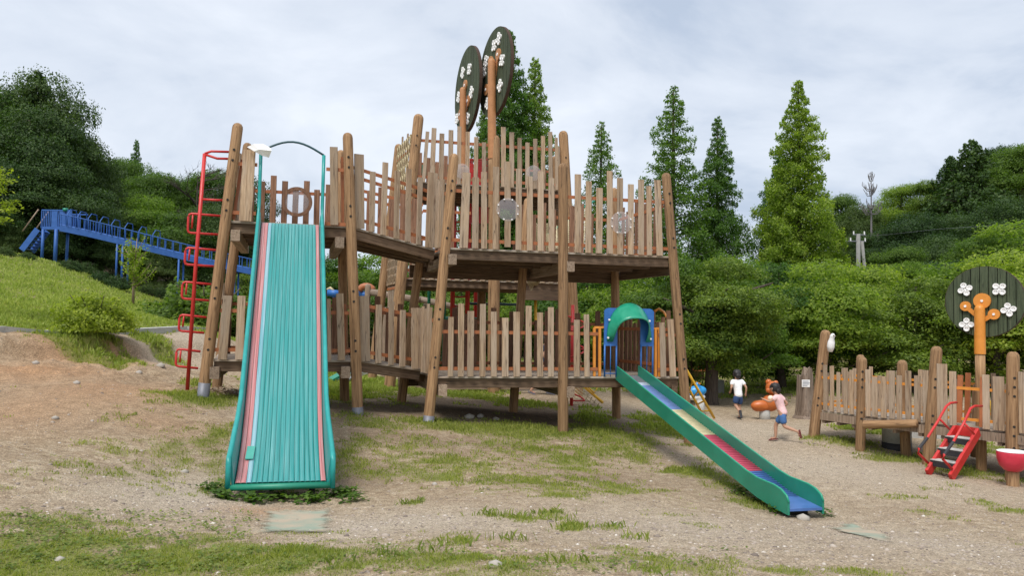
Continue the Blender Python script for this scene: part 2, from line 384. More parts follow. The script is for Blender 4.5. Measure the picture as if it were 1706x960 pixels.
GR = [blob(*a) for a in [
    (0,945,280,55,1.2),(150,925,260,45,1.1),(330,935,180,38,1.0),(520,945,180,28,.95),(720,945,190,28,.95),(900,945,180,28,.85),(1100,950,160,18,.8),(1350,955,200,14,.6),
    (60,880,130,30,.75),(60,820,110,18,.45),(280,900,60,14,.4),(1250,945,100,18,.35),
    (620,705,80,13,1.0),(760,712,100,11,1.2),(880,722,90,12,1.2),(1000,725,80,13,1.1),(1085,705,60,14,.9),(1000,700,60,9,.7),
    (600,755,55,45,.85),(700,745,60,14,.5),(780,765,70,18,.5),(900,765,110,16,.6),(1010,770,90,14,.6),(1090,765,60,12,.7),(1150,790,60,10,1.1),(1210,812,50,9,1.1),(1265,842,42,10,1.1),(1230,828,30,8,1.),(1180,800,40,8,1.),
    (850,790,110,12,.5),(930,830,45,6,.8),(830,862,30,4,1.0),(870,866,40,5,1.1),(920,860,30,7,.9),(955,880,22,7,1.0),(690,838,16,5,.9),(1020,880,22,5,.6),(700,900,60,8,.4),(860,905,60,9,.5),(770,905,22,6,.8),
    (340,665,70,13,1.1),(380,670,30,8,1.2),(320,715,45,20,.6),(370,720,22,30,.9),(385,800,22,16,.7),(130,735,70,18,.42),(60,790,60,14,.55),(310,760,70,20,.35),(230,820,60,12,.3),
    (1420,740,60,9,1.1),(1360,732,25,5,1.0),(1500,765,60,9,1.2),(1590,785,50,9,1.1),(1650,795,50,8,1.0),(1450,715,60,8,.9),(1650,750,70,10,.9),(1700,690,50,14,.9),
    (1500,830,50,5,.65),(1565,866,48,12,.75),(1610,815,40,5,.4),(1570,820,40,6,.5),(1690,855,40,8,.6),(1480,860,50,7,.3),(1640,840,40,6,.5),(1690,905,30,6,.5),(1180,880,40,6,.5),(850,770,330,60,.62),(1000,755,220,45,.66),(640,780,60,40,.7),(250,790,160,60,.52),(480,760,600,90,.36),(1150,760,70,30,.5),(900,930,500,30,.5),(600,900,300,20,.36),
    (600,640,120,14,1.2),(760,655,90,9,.9),(860,672,90,6,.9),(1000,690,50,8,.9),(560,665,60,10,.8),(1100,720,50,8,1.0),
    (1150,690,30,5,.5),(1300,665,60,6,.5),(1330,640,120,9,1.0),(1430,700,50,7,.8),(1200,660,60,5,.8),
    (100,562,130,9,1.1),(250,566,70,10,1.1),(190,572,50,8,1.1),(340,640,30,10,.9)]]
def leafy(x, y):   # bare forest floor whose dark soil tone paints in the left wood's shade
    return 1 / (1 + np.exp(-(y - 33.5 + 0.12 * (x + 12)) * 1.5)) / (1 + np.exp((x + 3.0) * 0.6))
def gmask(x, y, z):
    m = np.zeros(len(x))
    for cx, cy, rx, ry, w in GR:
        d = ((x - cx) / rx) ** 2 + ((y - cy) / ry) ** 2
        m = np.maximum(m, w * np.exp(-0.55 * d ** 1.3))
    hill = 1 / (1 + np.exp(-(-(x + 9.2) - 0.28 * (18.5 - y)) * 3.0)) * (y > 14) * (x < -6)   # the mown slope past the kerb
    kx = np.interp(y, [14, 15.3, 17.3, 20.3, 26], [-11, -10.1, -9.6, -8.7, -6.0])
    hill = (1 / (1 + np.exp((x - kx) * 4))) * (y > 15.6)
    m = np.maximum(m, 1.15 * hill)
    far = 1 / (1 + np.exp(-(y - 25) * 0.8)) * (0.85)
    m = np.maximum(m, far)
    m = np.maximum(m, 0.75 * (y < 4.4) + 0 * x)
    n = fbm(x * 1.1, y * 1.1, 31) - 0.5; n2 = fbm(x * 6, y * 6, 41, 3) - 0.5
    out = np.clip((m - 0.36) * 1.35 + n * 1.5 + n2 * 1.3, 0, 1) * np.clip(m * 4 - 0.35, 0, 1)
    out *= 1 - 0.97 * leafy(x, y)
    return out
g_ = gmask(xf, yf, zf)
def soft(lst, x, y):
    m = np.zeros(len(x))
    for cx, cy, rx, ry, w in lst:
        m = np.maximum(m, w * np.exp(-0.6 * (((x - cx) / rx) ** 2 + ((y - cy) / ry) ** 2)))
    return m
OR = [blob(*a) for a in [(150,590,70,20,1.0),(60,610,90,30,.8),(170,650,110,25,.6),(50,680,100,40,.5),(430,852,50,8,.6),(250,700,80,20,.35),(300,590,40,15,.2)]]
PA = [blob(*a) for a in [(330,830,120,40,.8),(280,600,50,30,.9),(700,870,200,20,.7),(1150,880,220,30,.6),(1400,780,200,40,.7),(1200,720,160,25,.7),(1500,900,220,40,.6),(420,690,60,14,.4),(1060,640,80,15,.8),(600,880,80,20,.8)]]
DK = [blob(*a) for a in [(860,690,180,14,1.0),(640,680,60,10,.6),(590,800,50,20,.6),(700,735,80,12,.4),(1640,780,60,9,.8),(1100,740,40,6,.5),(820,745,90,8,.4),(1000,800,90,10,.4),(570,690,60,8,.6)]]  # darker soil patches, with the shade under the decks painted in
V = np.stack([xf, yf, zf + g_ * 0.012], 1); nx, ny = len(gx), len(gy)
ii = (np.arange(ny - 1)[:, None] * nx + np.arange(nx - 1)).ravel()
me = fastmesh('ground', V, np.stack([ii, ii + 1, ii + nx + 1, ii + nx], 1), None, True)
ca = me.color_attributes.new('mask', 'FLOAT_COLOR', 'POINT')
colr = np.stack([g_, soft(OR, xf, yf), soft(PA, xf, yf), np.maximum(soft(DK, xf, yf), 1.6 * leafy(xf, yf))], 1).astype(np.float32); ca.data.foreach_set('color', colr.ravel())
m, nt, N, L, b = newmat('ground_soil')
at = N.new('ShaderNodeAttribute'); at.attribute_name = 'mask'; sx = N.new('ShaderNodeSeparateColor'); L.new(at.outputs['Color'], sx.inputs[0])
tcg = N.new('ShaderNodeTexCoord').outputs['Object']
big = noise(nt, tcg, 0.8, 5, 0.6); med = noise(nt, tcg, 7, 5, 0.65); fin = noise(nt, tcg, 45, 4, 0.7); vf = noise(nt, tcg, 160, 2, 0.6)
dirt = ramp(nt, med, [(0.30, (0.27, 0.195, 0.125)), (0.5, (0.45, 0.355, 0.245)), (0.70, (0.60, 0.51, 0.385))])
dirt = mixc(nt, math_(nt, 'MULTIPLY', ramp(nt, big, [(0.4, (0, 0, 0)), (0.65, (1, 1, 1))]), 0.5), dirt, (0.36, 0.275, 0.195))
dirt = mixc(nt, math_(nt, 'MULTIPLY', sx.outputs[2], math_(nt, 'MULTIPLY_ADD', fin, 0.9), True), dirt, (0.58, 0.51, 0.42))
dirt = mixc(nt, math_(nt, 'MULTIPLY', sx.outputs[1], math_(nt, 'MULTIPLY', med, 1.5), True), dirt, (0.50, 0.265, 0.13))
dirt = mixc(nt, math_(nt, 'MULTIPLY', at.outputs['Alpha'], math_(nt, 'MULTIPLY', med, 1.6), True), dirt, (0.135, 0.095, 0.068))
vo = N.new('ShaderNodeTexVoronoi'); vo.inputs['Scale'].default_value = 26; L.new(tcg, vo.inputs['Vector'])
vo2 = N.new('ShaderNodeTexVoronoi'); vo2.inputs['Scale'].default_value = 60; L.new(tcg, vo2.inputs['Vector'])
gravel = ramp(nt, vo2.outputs['Color'], [(0.2, (0.72, 0.69, 0.66)), (0.5, (0.95, 0.94, 0.92)), (0.85, (1.3, 1.27, 1.23))])
dirt = mixc(nt, 0.75, dirt, mixc(nt, 1.0, dirt, gravel, 'MULTIPLY'))
dirt = mixc(nt, 0.5, dirt, mixc(nt, 1.0, dirt, ramp(nt, fin, [(0.33, (0.55, 0.52, 0.48)), (0.6, (1.22, 1.22, 1.22))]), 'MULTIPLY'))
gm = math_(nt, 'ADD', sx.outputs[0], math_(nt, 'MULTIPLY', math_(nt, 'SUBTRACT', fin, 0.5), 1.6))
gm = ramp(nt, gm, [(0.28, (0, 0, 0)), (0.85, (1, 1, 1))])
grs = ramp(nt, vf, [(0.3, (0.12, 0.140, 0.030)), (0.5, (0.22, 0.26, 0.055)), (0.7, (0.34, 0.37, 0.11))])
grs = mixc(nt, ramp(nt, big, [(0.35, (0, 0, 0)), (0.7, (0.7, 0.7, 0.7))]), grs, (0.20, 0.20, 0.055))
base = mixc(nt, math_(nt, 'MULTIPLY', gm, 0.9), dirt, grs)
base = mixc(nt, 0.6, base, mixc(nt, 1.0, base, ramp(nt, noise(nt, tcg, 90, 3, .8), [(0.36, (0.42, 0.40, 0.38)), (0.5, (1, 1, 1)), (0.66, (1.5, 1.48, 1.42))]), 'MULTIPLY'))
L.new(base, b.inputs['Base Color']); b.inputs['Roughness'].default_value = 0.95; b.inputs['Specular IOR Level'].default_value = 0.15
bump(nt, b, math_(nt, 'ADD', math_(nt, 'MULTIPLY', fin, 0.8), math_(nt, 'ADD', vf, vo2.outputs['Distance'])), 0.8, 0.02)
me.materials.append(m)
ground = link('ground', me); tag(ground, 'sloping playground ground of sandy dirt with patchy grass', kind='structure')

# grass blades, one mass
def blades(n, xr, yr, hmin, hmax, wid, thr=0.25, seed=1, power=1.0):
    r = np.random.default_rng(seed)
    # sample density falls with distance from the camera so that the picture has even cover
    u = r.random(n); y = yr[0] * (yr[1] / yr[0]) ** u; x = r.uniform(-0.75, 0.78, n) * y
    k = (x > xr[0]) & (x < xr[1]); x, y = x[k], y[k]
    g = gmask(x, y, None); keep = (g > thr) & (r.random(len(x)) < g ** power * 1.0); x, y, g = x[keep], y[keep], g[keep]
    z = gz(x, y); n = len(x)
    h = r.uniform(hmin, hmax, n) * (0.55 + 0.45 * g) * (1 + 0.5 * (fbm(x * 2, y * 2, 77) - 0.5) * 2) * np.clip(0.5 + y * 0.07, 0.75, 1.6)
    a = r.uniform(0, math.tau, n); w = wid * np.clip(y / 7, 0.8, 3.0); le = r.normal(0, 0.45, n); lb = r.uniform(0, math.tau, n)
    dx, dy = np.cos(a) * w / 2, np.sin(a) * w / 2
    P = np.stack([x, y, z - 0.01], 1); S = np.stack([dx, dy, 0 * dx], 1)
    mid = P + np.stack([np.cos(lb) * le * h * .4, np.sin(lb) * le * h * .4, h * .6], 1)
    tip = P + np.stack([np.cos(lb) * le * h, np.sin(lb) * le * h, h], 1)
    V = np.stack([P - S, P + S, mid + S * .7, tip, mid - S * .7], 1).reshape(-1, 3)
    i = np.arange(n)[:, None] * 5
    return V, i + np.array([[0, 1, 2, 3]]), i + np.array([[0, 2, 3, 4]])
V1, Fa, _ = blades(640000, (-40, 40), (4.3, 20), 0.018, 0.062, 0.009, 0.2, 3, 1.0)
n5 = len(V1) // 5; i5 = np.arange(n5)[:, None] * 5
Vq = V1.reshape(-1, 5, 3)[:, [0, 1, 2, 3, 4]].reshape(-1, 3)
F5 = i5 + np.array([[0, 1, 2, 3, 4]])
o = link('grass', fastmesh('grass', Vq, F5, MT['grass'])); tag(o, 'patches of short grass growing through the sandy dirt', 'grass', kind='stuff')
V2, _, _ = blades(260000, (-40, 40), (16, 45), 0.03, 0.085, 0.016, 0.3, 5)
n5 = len(V2) // 5; o = link('meadow_grass', fastmesh('meadow_grass', V2, np.arange(n5)[:, None] * 5 + np.array([[0, 1, 2, 3, 4]]), MT['hill_grass']))
tag(o, 'grass on the far slope and the meadow behind the playground', 'grass', kind='stuff')

# broad-leaved weeds in tufts (stuff)
def weeds(name, spots, mat, label):
    V = []; r = np.random.default_rng(5)
    for (cx, cy, rad, n, s, hh) in spots:
        x = r.normal(cx, rad * .5, n); y = r.normal(cy, rad * .4, n); z = gz(x, y) + r.uniform(0.01, hh, n)
        for q in range(n):
            a = r.uniform(0, 6.28); t = r.uniform(-.6, .6); l = s * r.uniform(.6, 1.3)
            d = Vector((math.cos(a), math.sin(a), t)) * l; e = Vector((-math.sin(a), math.cos(a), r.uniform(-.4, .4))) * l * .45
            p = Vector((x[q], y[q], z[q])); V += [p, p + d * .5 + e, p + d, p + d * .5 - e]
    V = np.array([v[:] for v in V]); n = len(V) // 4
    o = link(name, fastmesh(name, V, np.arange(n)[:, None] * 4 + np.arange(4)[None], mat)); tag(o, label, 'weeds', kind='stuff')
sp = []
for px, py, r_, n, s in [(372,832,.14,150,.05),(420,838,.16,150,.055),(520,838,.15,150,.055),(568,828,.2,260,.05),(590,838,.12,80,.05),(358,820,.16,160,.045),(470,836,.2,120,.055),
                         (1262,838,.15,130,.04),(1300,856,.18,160,.04),(1378,862,.1,60,.04),(1235,825,.15,120,.04)]:
    c = G(px, py); sp.append((c.x, c.y, r_, n, s, .09))
weeds('weeds', sp, MT['leaf'], 'low broad-leaved weeds growing round the feet of both slides')
sp = []
for i in range(170):
    px, py = random.uniform(0, 420), random.uniform(855, 958)
    c = G(px, py); sp.append((c.x, c.y, .10, 16, .026, .04))
for i in range(60):
    px, py = random.uniform(420, 1250), random.uniform(915, 958); c = G(px, py); sp.append((c.x, c.y, .10, 12, .025, .035))
weeds('clover', sp, MT['grass'], 'clover and small weeds among the grass at the near edge')
# longer tufts
V = []; r = np.random.default_rng(8)
tufts = [(338,668),(352,668),(596,693),(610,692),(580,690),(714,707),(700,705),(726,706),(938,725),(925,724),(950,724),(1148,744),(1140,744),(1030,695),(860,684),(1358,731),(1370,730),(1433,753),(1445,752),(1548,779),(1686,806),(1675,804),(1700,805),(690,838),(680,842),(840,862),(860,866),(880,866),(905,860),(925,858),(955,880),(948,886),(770,905),(765,910),(850,900),(1020,880),(930,868),(810,860),(825,861),(1100,960),(940,940),(640,930),(560,940),(720,920),(1060,900)]
for px, py in tufts:
    c = G(px, py)
    for q in range(34):
        x, y = c.x + r.normal(0, .09), c.y + r.normal(0, .06); z = g1(x, y); a = r.uniform(0, 6.28); h = r.uniform(.03, .09); l = r.uniform(0, .07)
        w = Vector((math.cos(a + 1.57), math.sin(a + 1.57), 0)) * .004; p = Vector((x, y, z - .01)); d = Vector((math.cos(a), math.sin(a), 0))
        V += [p - w, p + w, p + d * l * .4 + UP * h * .7 + w, p + d * l + UP * h]
V = np.array([v[:] for v in V]); n = len(V) // 4
o = link('grass_tufts', fastmesh('grass_tufts', V, np.arange(n)[:, None] * 4 + np.arange(4)[None], MT['grass'])); tag(o, 'scattered tufts of longer grass in the bare dirt', 'grass', kind='stuff')

# pebbles (stuff) and single stones
ico = [(0,0,1)] + [(math.cos(a) * .9, math.sin(a) * .9, .3) for a in np.arange(0, 6.2, 6.283 / 5)] + [(math.cos(a + .6) * .8, math.sin(a + .6) * .8, -.5) for a in np.arange(0, 6.2, 6.283 / 5)]
ico = np.array(ico[:11]); icf = []
for k in range(5):
    k2 = (k + 1) % 5; icf += [(0, 1 + k, 1 + k2), (1 + k, 6 + k, 1 + k2), (1 + k2, 6 + k, 6 + k2)]
icf = np.array(icf)
def pebbles(n, seed):
    r = np.random.default_rng(seed); y = 4.4 * (16 / 4.4) ** r.random(n); x = r.uniform(-.72, .75, n) * y
    g = gmask(x, y, None); pa = soft(PA, x, y); k = (g < .45) & (r.random(n) < .25 + pa); x, y = x[k], y[k]; n = len(x); z = gz(x, y)
    s = r.lognormal(-4.75, .5, n) * 1.15; s = np.clip(s * .8, .003, .032); rot = r.uniform(0, 6.28, n)
    P = ico[None] * (s[:, None, None] * np.stack([r.uniform(.7, 1.4, n), r.uniform(.7, 1.3, n), r.uniform(.4, .8, n)], 1)[:, None])
    c, s_ = np.cos(rot)[:, None], np.sin(rot)[:, None]
    X = P[..., 0] * c - P[..., 1] * s_; Y = P[..., 0] * s_ + P[..., 1] * c
    V = np.stack([X + x[:, None], Y + y[:, None], P[..., 2] + z[:, None]], 2).reshape(-1, 3)
    F = (np.arange(n)[:, None, None] * 11 + icf[None]).reshape(-1, 3)
    return V, F
V, F = pebbles(26000, 4)
m, nt, N, L, b = newmat('pebble'); geo = N.new('ShaderNodeNewGeometry')
L.new(ramp(nt, geo.outputs['Random Per Island'], [(0, (.16, .13, .11)), (.5, (.34, .28, .23)), (.93, (.46, .40, .34)), (1, (.66, .62, .56))]), b.inputs['Base Color']); b.inputs['Roughness'].default_value = .9
MT['pebble'] = m
o = link('gravel', fastmesh('gravel', V, F, m, False)); tag(o, 'small loose stones scattered over the bare dirt', 'gravel', kind='stuff')
for px, py, s, lab in [(268,612,.10,'grey stone at the foot of the earth bank left of the red ladder'),(232,622,.07,'small grey stone lying on the earth bank slope'),(60,608,.07,'pale stone on the orange earth bank at left'),(128,640,.06,'dark stone lower on the earth bank'),(92,700,.05,'small stone on the bare dirt at left'),(1338,867,.085,'rounded pale stone under the low end of the green roller slide'),(782,697,.11,'pale stone in the shade below the middle deck, leftmost of three'),
                  (800,696,.09,'pale stone in the shade below the middle deck, second from left'),(826,700,.07,'pale stone in the shade below the middle deck, rightmost of three'),
                  (99,937,.045,'grey stone in the grass at the lower left corner'),(826,948,.05,'grey stone at the bottom middle edge of the dirt'),(308,788,.05,'pale stone on dirt left of the big slide'),
                  (724,809,.04,'small white stone on the dirt in front of the middle deck')]:
    c = G(px, py); rr = random.Random(int(px))
    VV = [Vector(v) for v in ico * s]; VV = [Vector((v.x * rr.uniform(.9, 1.3), v.y * rr.uniform(.8, 1.1), v.z * .6)) + c + UP * s * .2 for v in VV]
    o = obj('stone', VV, [tuple(int(i) for i in f) for f in icf], 'stone', None, None, True); tag(o, lab, 'stone')

# worn rubber mats let into the ground at the slide ends
def mat_sheet(name, corners, mat, label):
    N_ = 26; V = []; F = []
    A, B, Cc, D = [Vector(c) for c in corners]
    for i in range(N_ + 1):
        for j in range(N_ + 1):
            s, t = i / N_, j / N_; p = (A * (1 - s) + B * s) * (1 - t) + (D * (1 - s) + Cc * s) * t
            V.append((p.x, p.y, g1(p.x, p.y) + 0.010 + 0.02 * (vnoise(p.x * 3, p.y * 3, 4) - 0.45)))
    for i in range(N_):
        for j in range(N_):
            k = i * (N_ + 1) + j; F.append((k, k + N_ + 1, k + N_ + 2, k + 1))
    o = obj(name, V, F, mat, None, None, True); ca = o.data.color_attributes.new('edge', 'FLOAT_COLOR', 'POINT'); k = 0
    for i in range(N_ + 1):
        for j in range(N_ + 1):
            d = min(i, N_ - i, j, N_ - j) / (N_ / 2); ca.data[k].color = (min(1, d * 2.2), 0, 0, 1); k += 1
    return tag(o, label, 'mat')
m, nt, N, L, b = newmat('worn_mat'); v, _ = objvec(nt, (1, 1, 1))
L.new(mixc(nt, ramp(nt, noise(nt, v, 2.2, 6, .65), [(.40, (0, 0, 0)), (.6, (1, 1, 1))]), (0.27, 0.33, 0.255), (0.44, 0.36, 0.265)), b.inputs['Base Color']); b.inputs['Roughness'].default_value = .95
bump(nt, b, noise(nt, v, 60, 3), .5, .01); MT['mat'] = m
ea = N.new('ShaderNodeAttribute'); ea.attribute_name = 'edge'; es = N.new('ShaderNodeSeparateColor'); L.new(ea.outputs['Color'], es.inputs[0])
L.new(ramp(nt, math_(nt, 'ADD', es.outputs[0], math_(nt, 'MULTIPLY', math_(nt, 'SUBTRACT', noise(nt, v, 5, 6, .75), .5), 2.2)), [(.15, (0, 0, 0)), (.75, (.95, .95, .95))]), b.inputs['Alpha'])
mat_sheet('landing_mat', [G(428, 893), G(558, 893), G(556, 846), G(440, 850)], 'mat', 'worn pale green rubber mat in the dirt below the big teal slide')
mat_sheet('landing_mat', [G(1370, 878), G(1500, 915), G(1475, 890), G(1420, 872)], 'mat', 'worn pale green rubber mat half buried past the low end of the green slide')

# ------------------------------------------------------------------ the wooden play tower
def rail_strip(mb, a, b, h=0.075, t=0.012):
    V, F = boxv(a, b, t, h, DV); mb.add(V, F)
def flat(mb, a, b, h, t):                 # a flat bar with its height along z
    a, b = Vector(a), Vector(b); d = (b - a).normalized(); n = d.cross(UP).normalized()
    V, F = boxv(a, b, h, t, UP); mb.add(V, F)
HT = [1.30, 1.10, 1.22, 1.02, 1.28, 1.15, 1.05, 1.25]
def deck(parent, quad, z0, z1, name='deck'):
    """quad = four (u,v): front-left, front-right, rear-right, rear-left; z at the left and right ends"""
    fl, fr, rr, rl = quad; P = lambda uv, z: UV(uv[0], uv[1], z)
    mb = []; H = 0.17
    for k in range(4):                     # joists under the boards, front to back row
        s = [0.035, .35, .68, .97][k]
        a = P((fl[0] * (1 - s) + rl[0] * s, fl[1] * (1 - s) + rl[1] * s), z0 - .04 - H / 2); b = P((fr[0] * (1 - s) + rr[0] * s, fr[1] * (1 - s) + rr[1] * s), z1 - .04 - H / 2)
        mb.append((a, b, H, .07))
    nxj = 4
    for k in range(nxj):
        s = (k + .35) / nxj + .03
        a = P((fl[0] * (1 - s) + fr[0] * s, fl[1] * (1 - s) + fr[1] * s + .07), z0 * (1 - s) + z1 * s - .09); b = P((rl[0] * (1 - s) + rr[0] * s, rl[1] - .06), z0 * (1 - s) + z1 * s - .09)
        mb.append((a, b, .1, .06))
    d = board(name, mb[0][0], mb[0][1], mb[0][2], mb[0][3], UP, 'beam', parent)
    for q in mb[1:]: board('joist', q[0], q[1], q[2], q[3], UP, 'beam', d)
    n = max(3, int((rl[1] - fl[1] + .03) / .15)); 
    for k in range(n):
        s = (k + .5) / n
        a = P((fl[0] * (1 - s) + rl[0] * s, fl[1] * (1 - s) + rl[1] * s), z0 - .02); b = P((fr[0] * (1 - s) + rr[0] * s, fr[1] * (1 - s) + rr[1] * s), z1 - .02)
        board('deck_board', a, b, (rl[1] - fl[1]) / n - .012, .038, DV, 'deck', d)
    return d
def autorail(parent, a, b, za, zb, mat, hs=HT, sp=.2, w=.115, v_off=0.02, off0=.12, name='railing', hscale=1.0, rails=(.12, .98)):
    """a,b = (u,v) ends"""
    A, B = UV(a[0], a[1], za), UV(b[0], b[1], zb); d = B - A; Lh = Vector((d.x, d.y, 0)).length; t = d.normalized(); nrm = Vector((t.y, -t.x, 0)).normalized()
    mb = RailSet()
    for h in rails:
        mb.add(*boxv(A + UP * h * hscale, B + UP * h * hscale, .065, .014, UP))
    r_ = mb.build(name, 'orange', parent)
    n = max(2, int((Lh - off0) / sp)); i0 = random.randrange(8)
    for k in range(n):
        p = A + d * ((off0 + (k + .2) * (Lh - off0) / n) / Lh) - nrm * v_off * -1
        h = hs[(k + i0) % len(hs)] * hscale
        board('picket', p + UP * .0, p + UP * h + t * random.uniform(-.01, .01), w, .034, t, mat, r_)
    return r_
def frontrail(parent, picks, zd, v, mat, rails, name='railing', u0=None, u1=None, vo=-.03):
    """picks = (x_bottom, x_top, width_px, y_top) sighted on the plane at v"""
    mb = RailSet()
    zf_ = zd if callable(zd) else (lambda u: zd)
    vf = v if callable(v) else (lambda u: v)
    def hit(px, py):
        vv = vf(0) if not callable(v) else None
        if vv is None:
            u = -3; 
            for _ in range(6): u, z = FP(px, py, vf(u))
            return u, z
        return FP(px, py, vv)
    for h in rails:
        a = UV(u0, vf(u0), zf_(u0) + h); b_ = UV(u1, vf(u1), zf_(u1) + h); mb.add(*boxv(a, b_, .062, .014, UP))
    r_ = mb.build(name, 'orange', parent)
    for xb, xt, w, yt in picks:
        ut, zt = hit(xt, yt)
        z = zf_(ut)
        # bottom on the deck: find u from the pixel column at deck height
        vv = vf(ut); Pq = UV(ut, vv, z); py = proj(Pq)[1]; ub, _ = hit(xb, py); z = zf_(ub)
        y = D0.y + DU.y * ub + DV.y * vf(ub)
        w_ = w * y / FPX * 1.0
        side = (DU + DV * ((vf(ub + .1) - vf(ub)) / .1)).normalized()
        board('picket', UV(ub, vf(ub) + vo, z - .0), UV(ut, vf(ut) + vo, zt), w_, .034, side, mat, r_)
    return r_

tower = thing('play_tower', UV(-1.2, 1.1, g1(*UV(-1.2, 1.1, 0)[:2])), 'large two-storey wooden play tower of log posts and weathered pickets carrying both slides', 'play tower')
BF = -DV + Vector((0, 0, 0))
def post(px0, py0, px1, py1, v, mat='log', r=.092, lv=(3.67, 1.32), parent=tower, sleeve=0, dome=True, vt=None):
    u0, z0 = FP(px0, py0, v); u1, z1 = FP(px1, py1, v if vt is None else vt)
    a, b_ = UV(u0, v, z0), UV(u1, v if vt is None else vt, z1); d = (b_ - a).normalized(); a = a - d * .35
    bl = []
    for z in lv: bl += [z + .16, z + .34, z + 1.02, z + 1.2]
    return logpost('post', a, b_, r, mat, parent, 16, dome, bl, BF, sleeve + .35 if sleeve else 0)
post(338, 662, 397, 205, 0, lv=(3.67, 1.32), sleeve=.24)
post(596, 688, 579, 221, 0, lv=(3.67, 1.32), sleeve=.1)
post(714, 702, 757, 256, 0, lv=(3.36, 1.04), sleeve=.1)
post(938, 720, 938, 272, 0, lv=(), r=.095)
post(1148, 742, 1109, 288, 0, lv=(3.36, 1.04))
post(361, 647, 413, 238, 2.2, 'log', lv=())
post(574, 667, 568, 250, 2.2, 'log', lv=())
post(669, 667, 701, 420, 2.2, 'log', lv=(), vt=2.2)
post(855, 682, 880, 330, 2.2, 'log', lv=())
post(1027, 692, 1023, 313, 2.2, 'log', lv=())
ZL, ZU, ZL2, ZU2 = 1.32, 3.67, 1.04, 3.36
uA0, _ = FP(357, 598); uA1, _ = FP(383, 370); uB0, _ = FP(584, 600); uB1, _ = FP(577, 376)
uC0, _ = FP(728, 626); uC1, _ = FP(748, 412); uD = FP(938, 420)[0]; uE0, _ = FP(1133, 632); uE1, _ = FP(1116, 430)
rA = FP(365, 560, 2.3)[0]; rA1 = FP(405, 300, 2.3)[0]; rB = FP(574, 500, 2.3)[0]; rC = FP(680, 560, 2.3)[0]; rC1 = FP(703, 420, 2.3)[0]; rD = FP(866, 500, 2.3)[0]; rE = FP(1026, 500, 2.3)[0]
deck(tower, [(uA0, 0), (uB0 + .1, 0), (rB, 2.3), (rA, 2.3)], ZL, ZL)
deck(tower, [(uA1, 0), (uB1, 0), (rB, 2.3), (rA1, 2.3)], ZU, ZU)
deck(tower, [(uC0, 0), (uD - .005, 0), (rD - .005, 2.3), (rC, 2.3)], ZL2, ZL2)
deck(tower, [(uD + .005, 0), (uE0, 0), (rE, 2.3), (rD + .005, 2.3)], ZL2, ZL2)
deck(tower, [(uC1, 0), (uD - .005, 0), (rD - .005, 2.3), (rC1, 2.3)], ZU2, ZU2)
deck(tower, [(uD + .005, 0), (uE1, 0), (rE, 2.3), (rD + .005, 2.3)], ZU2, ZU2)
# ramps joining the two halves
rv = lambda u: np.interp(u, [uB0, uC0 - .15], [.12, .78])
uR = FP(699, 615, .75)[0]; uRu = FP(723, 418, .75)[0]
deck(tower, [(uB0 + .13, .12), (uR, .78), (rC - .05, 2.25), (rB + .05, 2.25)], ZL - .0, 1.12, 'ramp')
deck(tower, [(uB1 + .13, .12), (uRu, .78), (rC1 - .05, 2.25), (rB + .05, 2.25)], ZU, 3.40, 'ramp')
# cross beams carrying the decks; their ends show beside the posts
def xbeam(u, z, s=.2, w=.17, v0=-.09, v1=2.45, u1=None, mat='beam_light'):
    board('cross_beam', UV(u, v0, z), UV(u if u1 is None else u1, v1, z), w, s, DU, mat, tower)
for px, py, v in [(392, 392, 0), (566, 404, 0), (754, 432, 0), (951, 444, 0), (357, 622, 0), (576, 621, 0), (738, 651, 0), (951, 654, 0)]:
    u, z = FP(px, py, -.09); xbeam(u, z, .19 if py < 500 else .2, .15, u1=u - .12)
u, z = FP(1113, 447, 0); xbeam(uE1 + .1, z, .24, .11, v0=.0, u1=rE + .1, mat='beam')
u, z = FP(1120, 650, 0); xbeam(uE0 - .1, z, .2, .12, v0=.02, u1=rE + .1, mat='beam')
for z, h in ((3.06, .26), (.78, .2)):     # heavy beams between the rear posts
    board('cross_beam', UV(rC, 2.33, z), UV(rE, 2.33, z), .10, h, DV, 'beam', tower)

# pickets: upper row
frontrail(tower, [(409, 416, 20, 250)], ZU, 0, 'picket', (.14, .98), u0=uA1, u1=FP(428, 300)[0])
frontrail(tower, [(557, 556, 13, 246)], ZU, 0, 'picket', (.0 + .02, .98), u0=FP(543, 300)[0], u1=uB1)
zr = lambda u: np.interp(u, [uB1 + .1, uRu], [ZU, 3.40])
vr = lambda u: float(np.interp(u, [uB1 + .1, uRu], [.12, .78]))
frontrail(tower, [(599, 598, 17, 258), (619, 621, 10, 287), (638, 642, 10, 271), (660, 662, 10, 286), (679, 681, 10, 282), (697, 700, 9, 296), (716, 721, 18, 288)],
          zr, vr, 'picket', (.16, .90, 1.06), u0=uB1 + .1, u1=uRu)
zr2 = lambda u: np.interp(u, [uB0 + .1, uR], [ZL, 1.12]); vr2 = lambda u: float(np.interp(u, [uB0 + .1, uR], [.12, .78]))
frontrail(tower, [(608, 606, 19, 493), (630, 631, 11, 508), (651, 652, 10, 502), (670, 671, 11, 517), (694, 694, 19, 513)], zr2, vr2, 'picket', (.16, .98), u0=uB0 + .1, u1=uR)
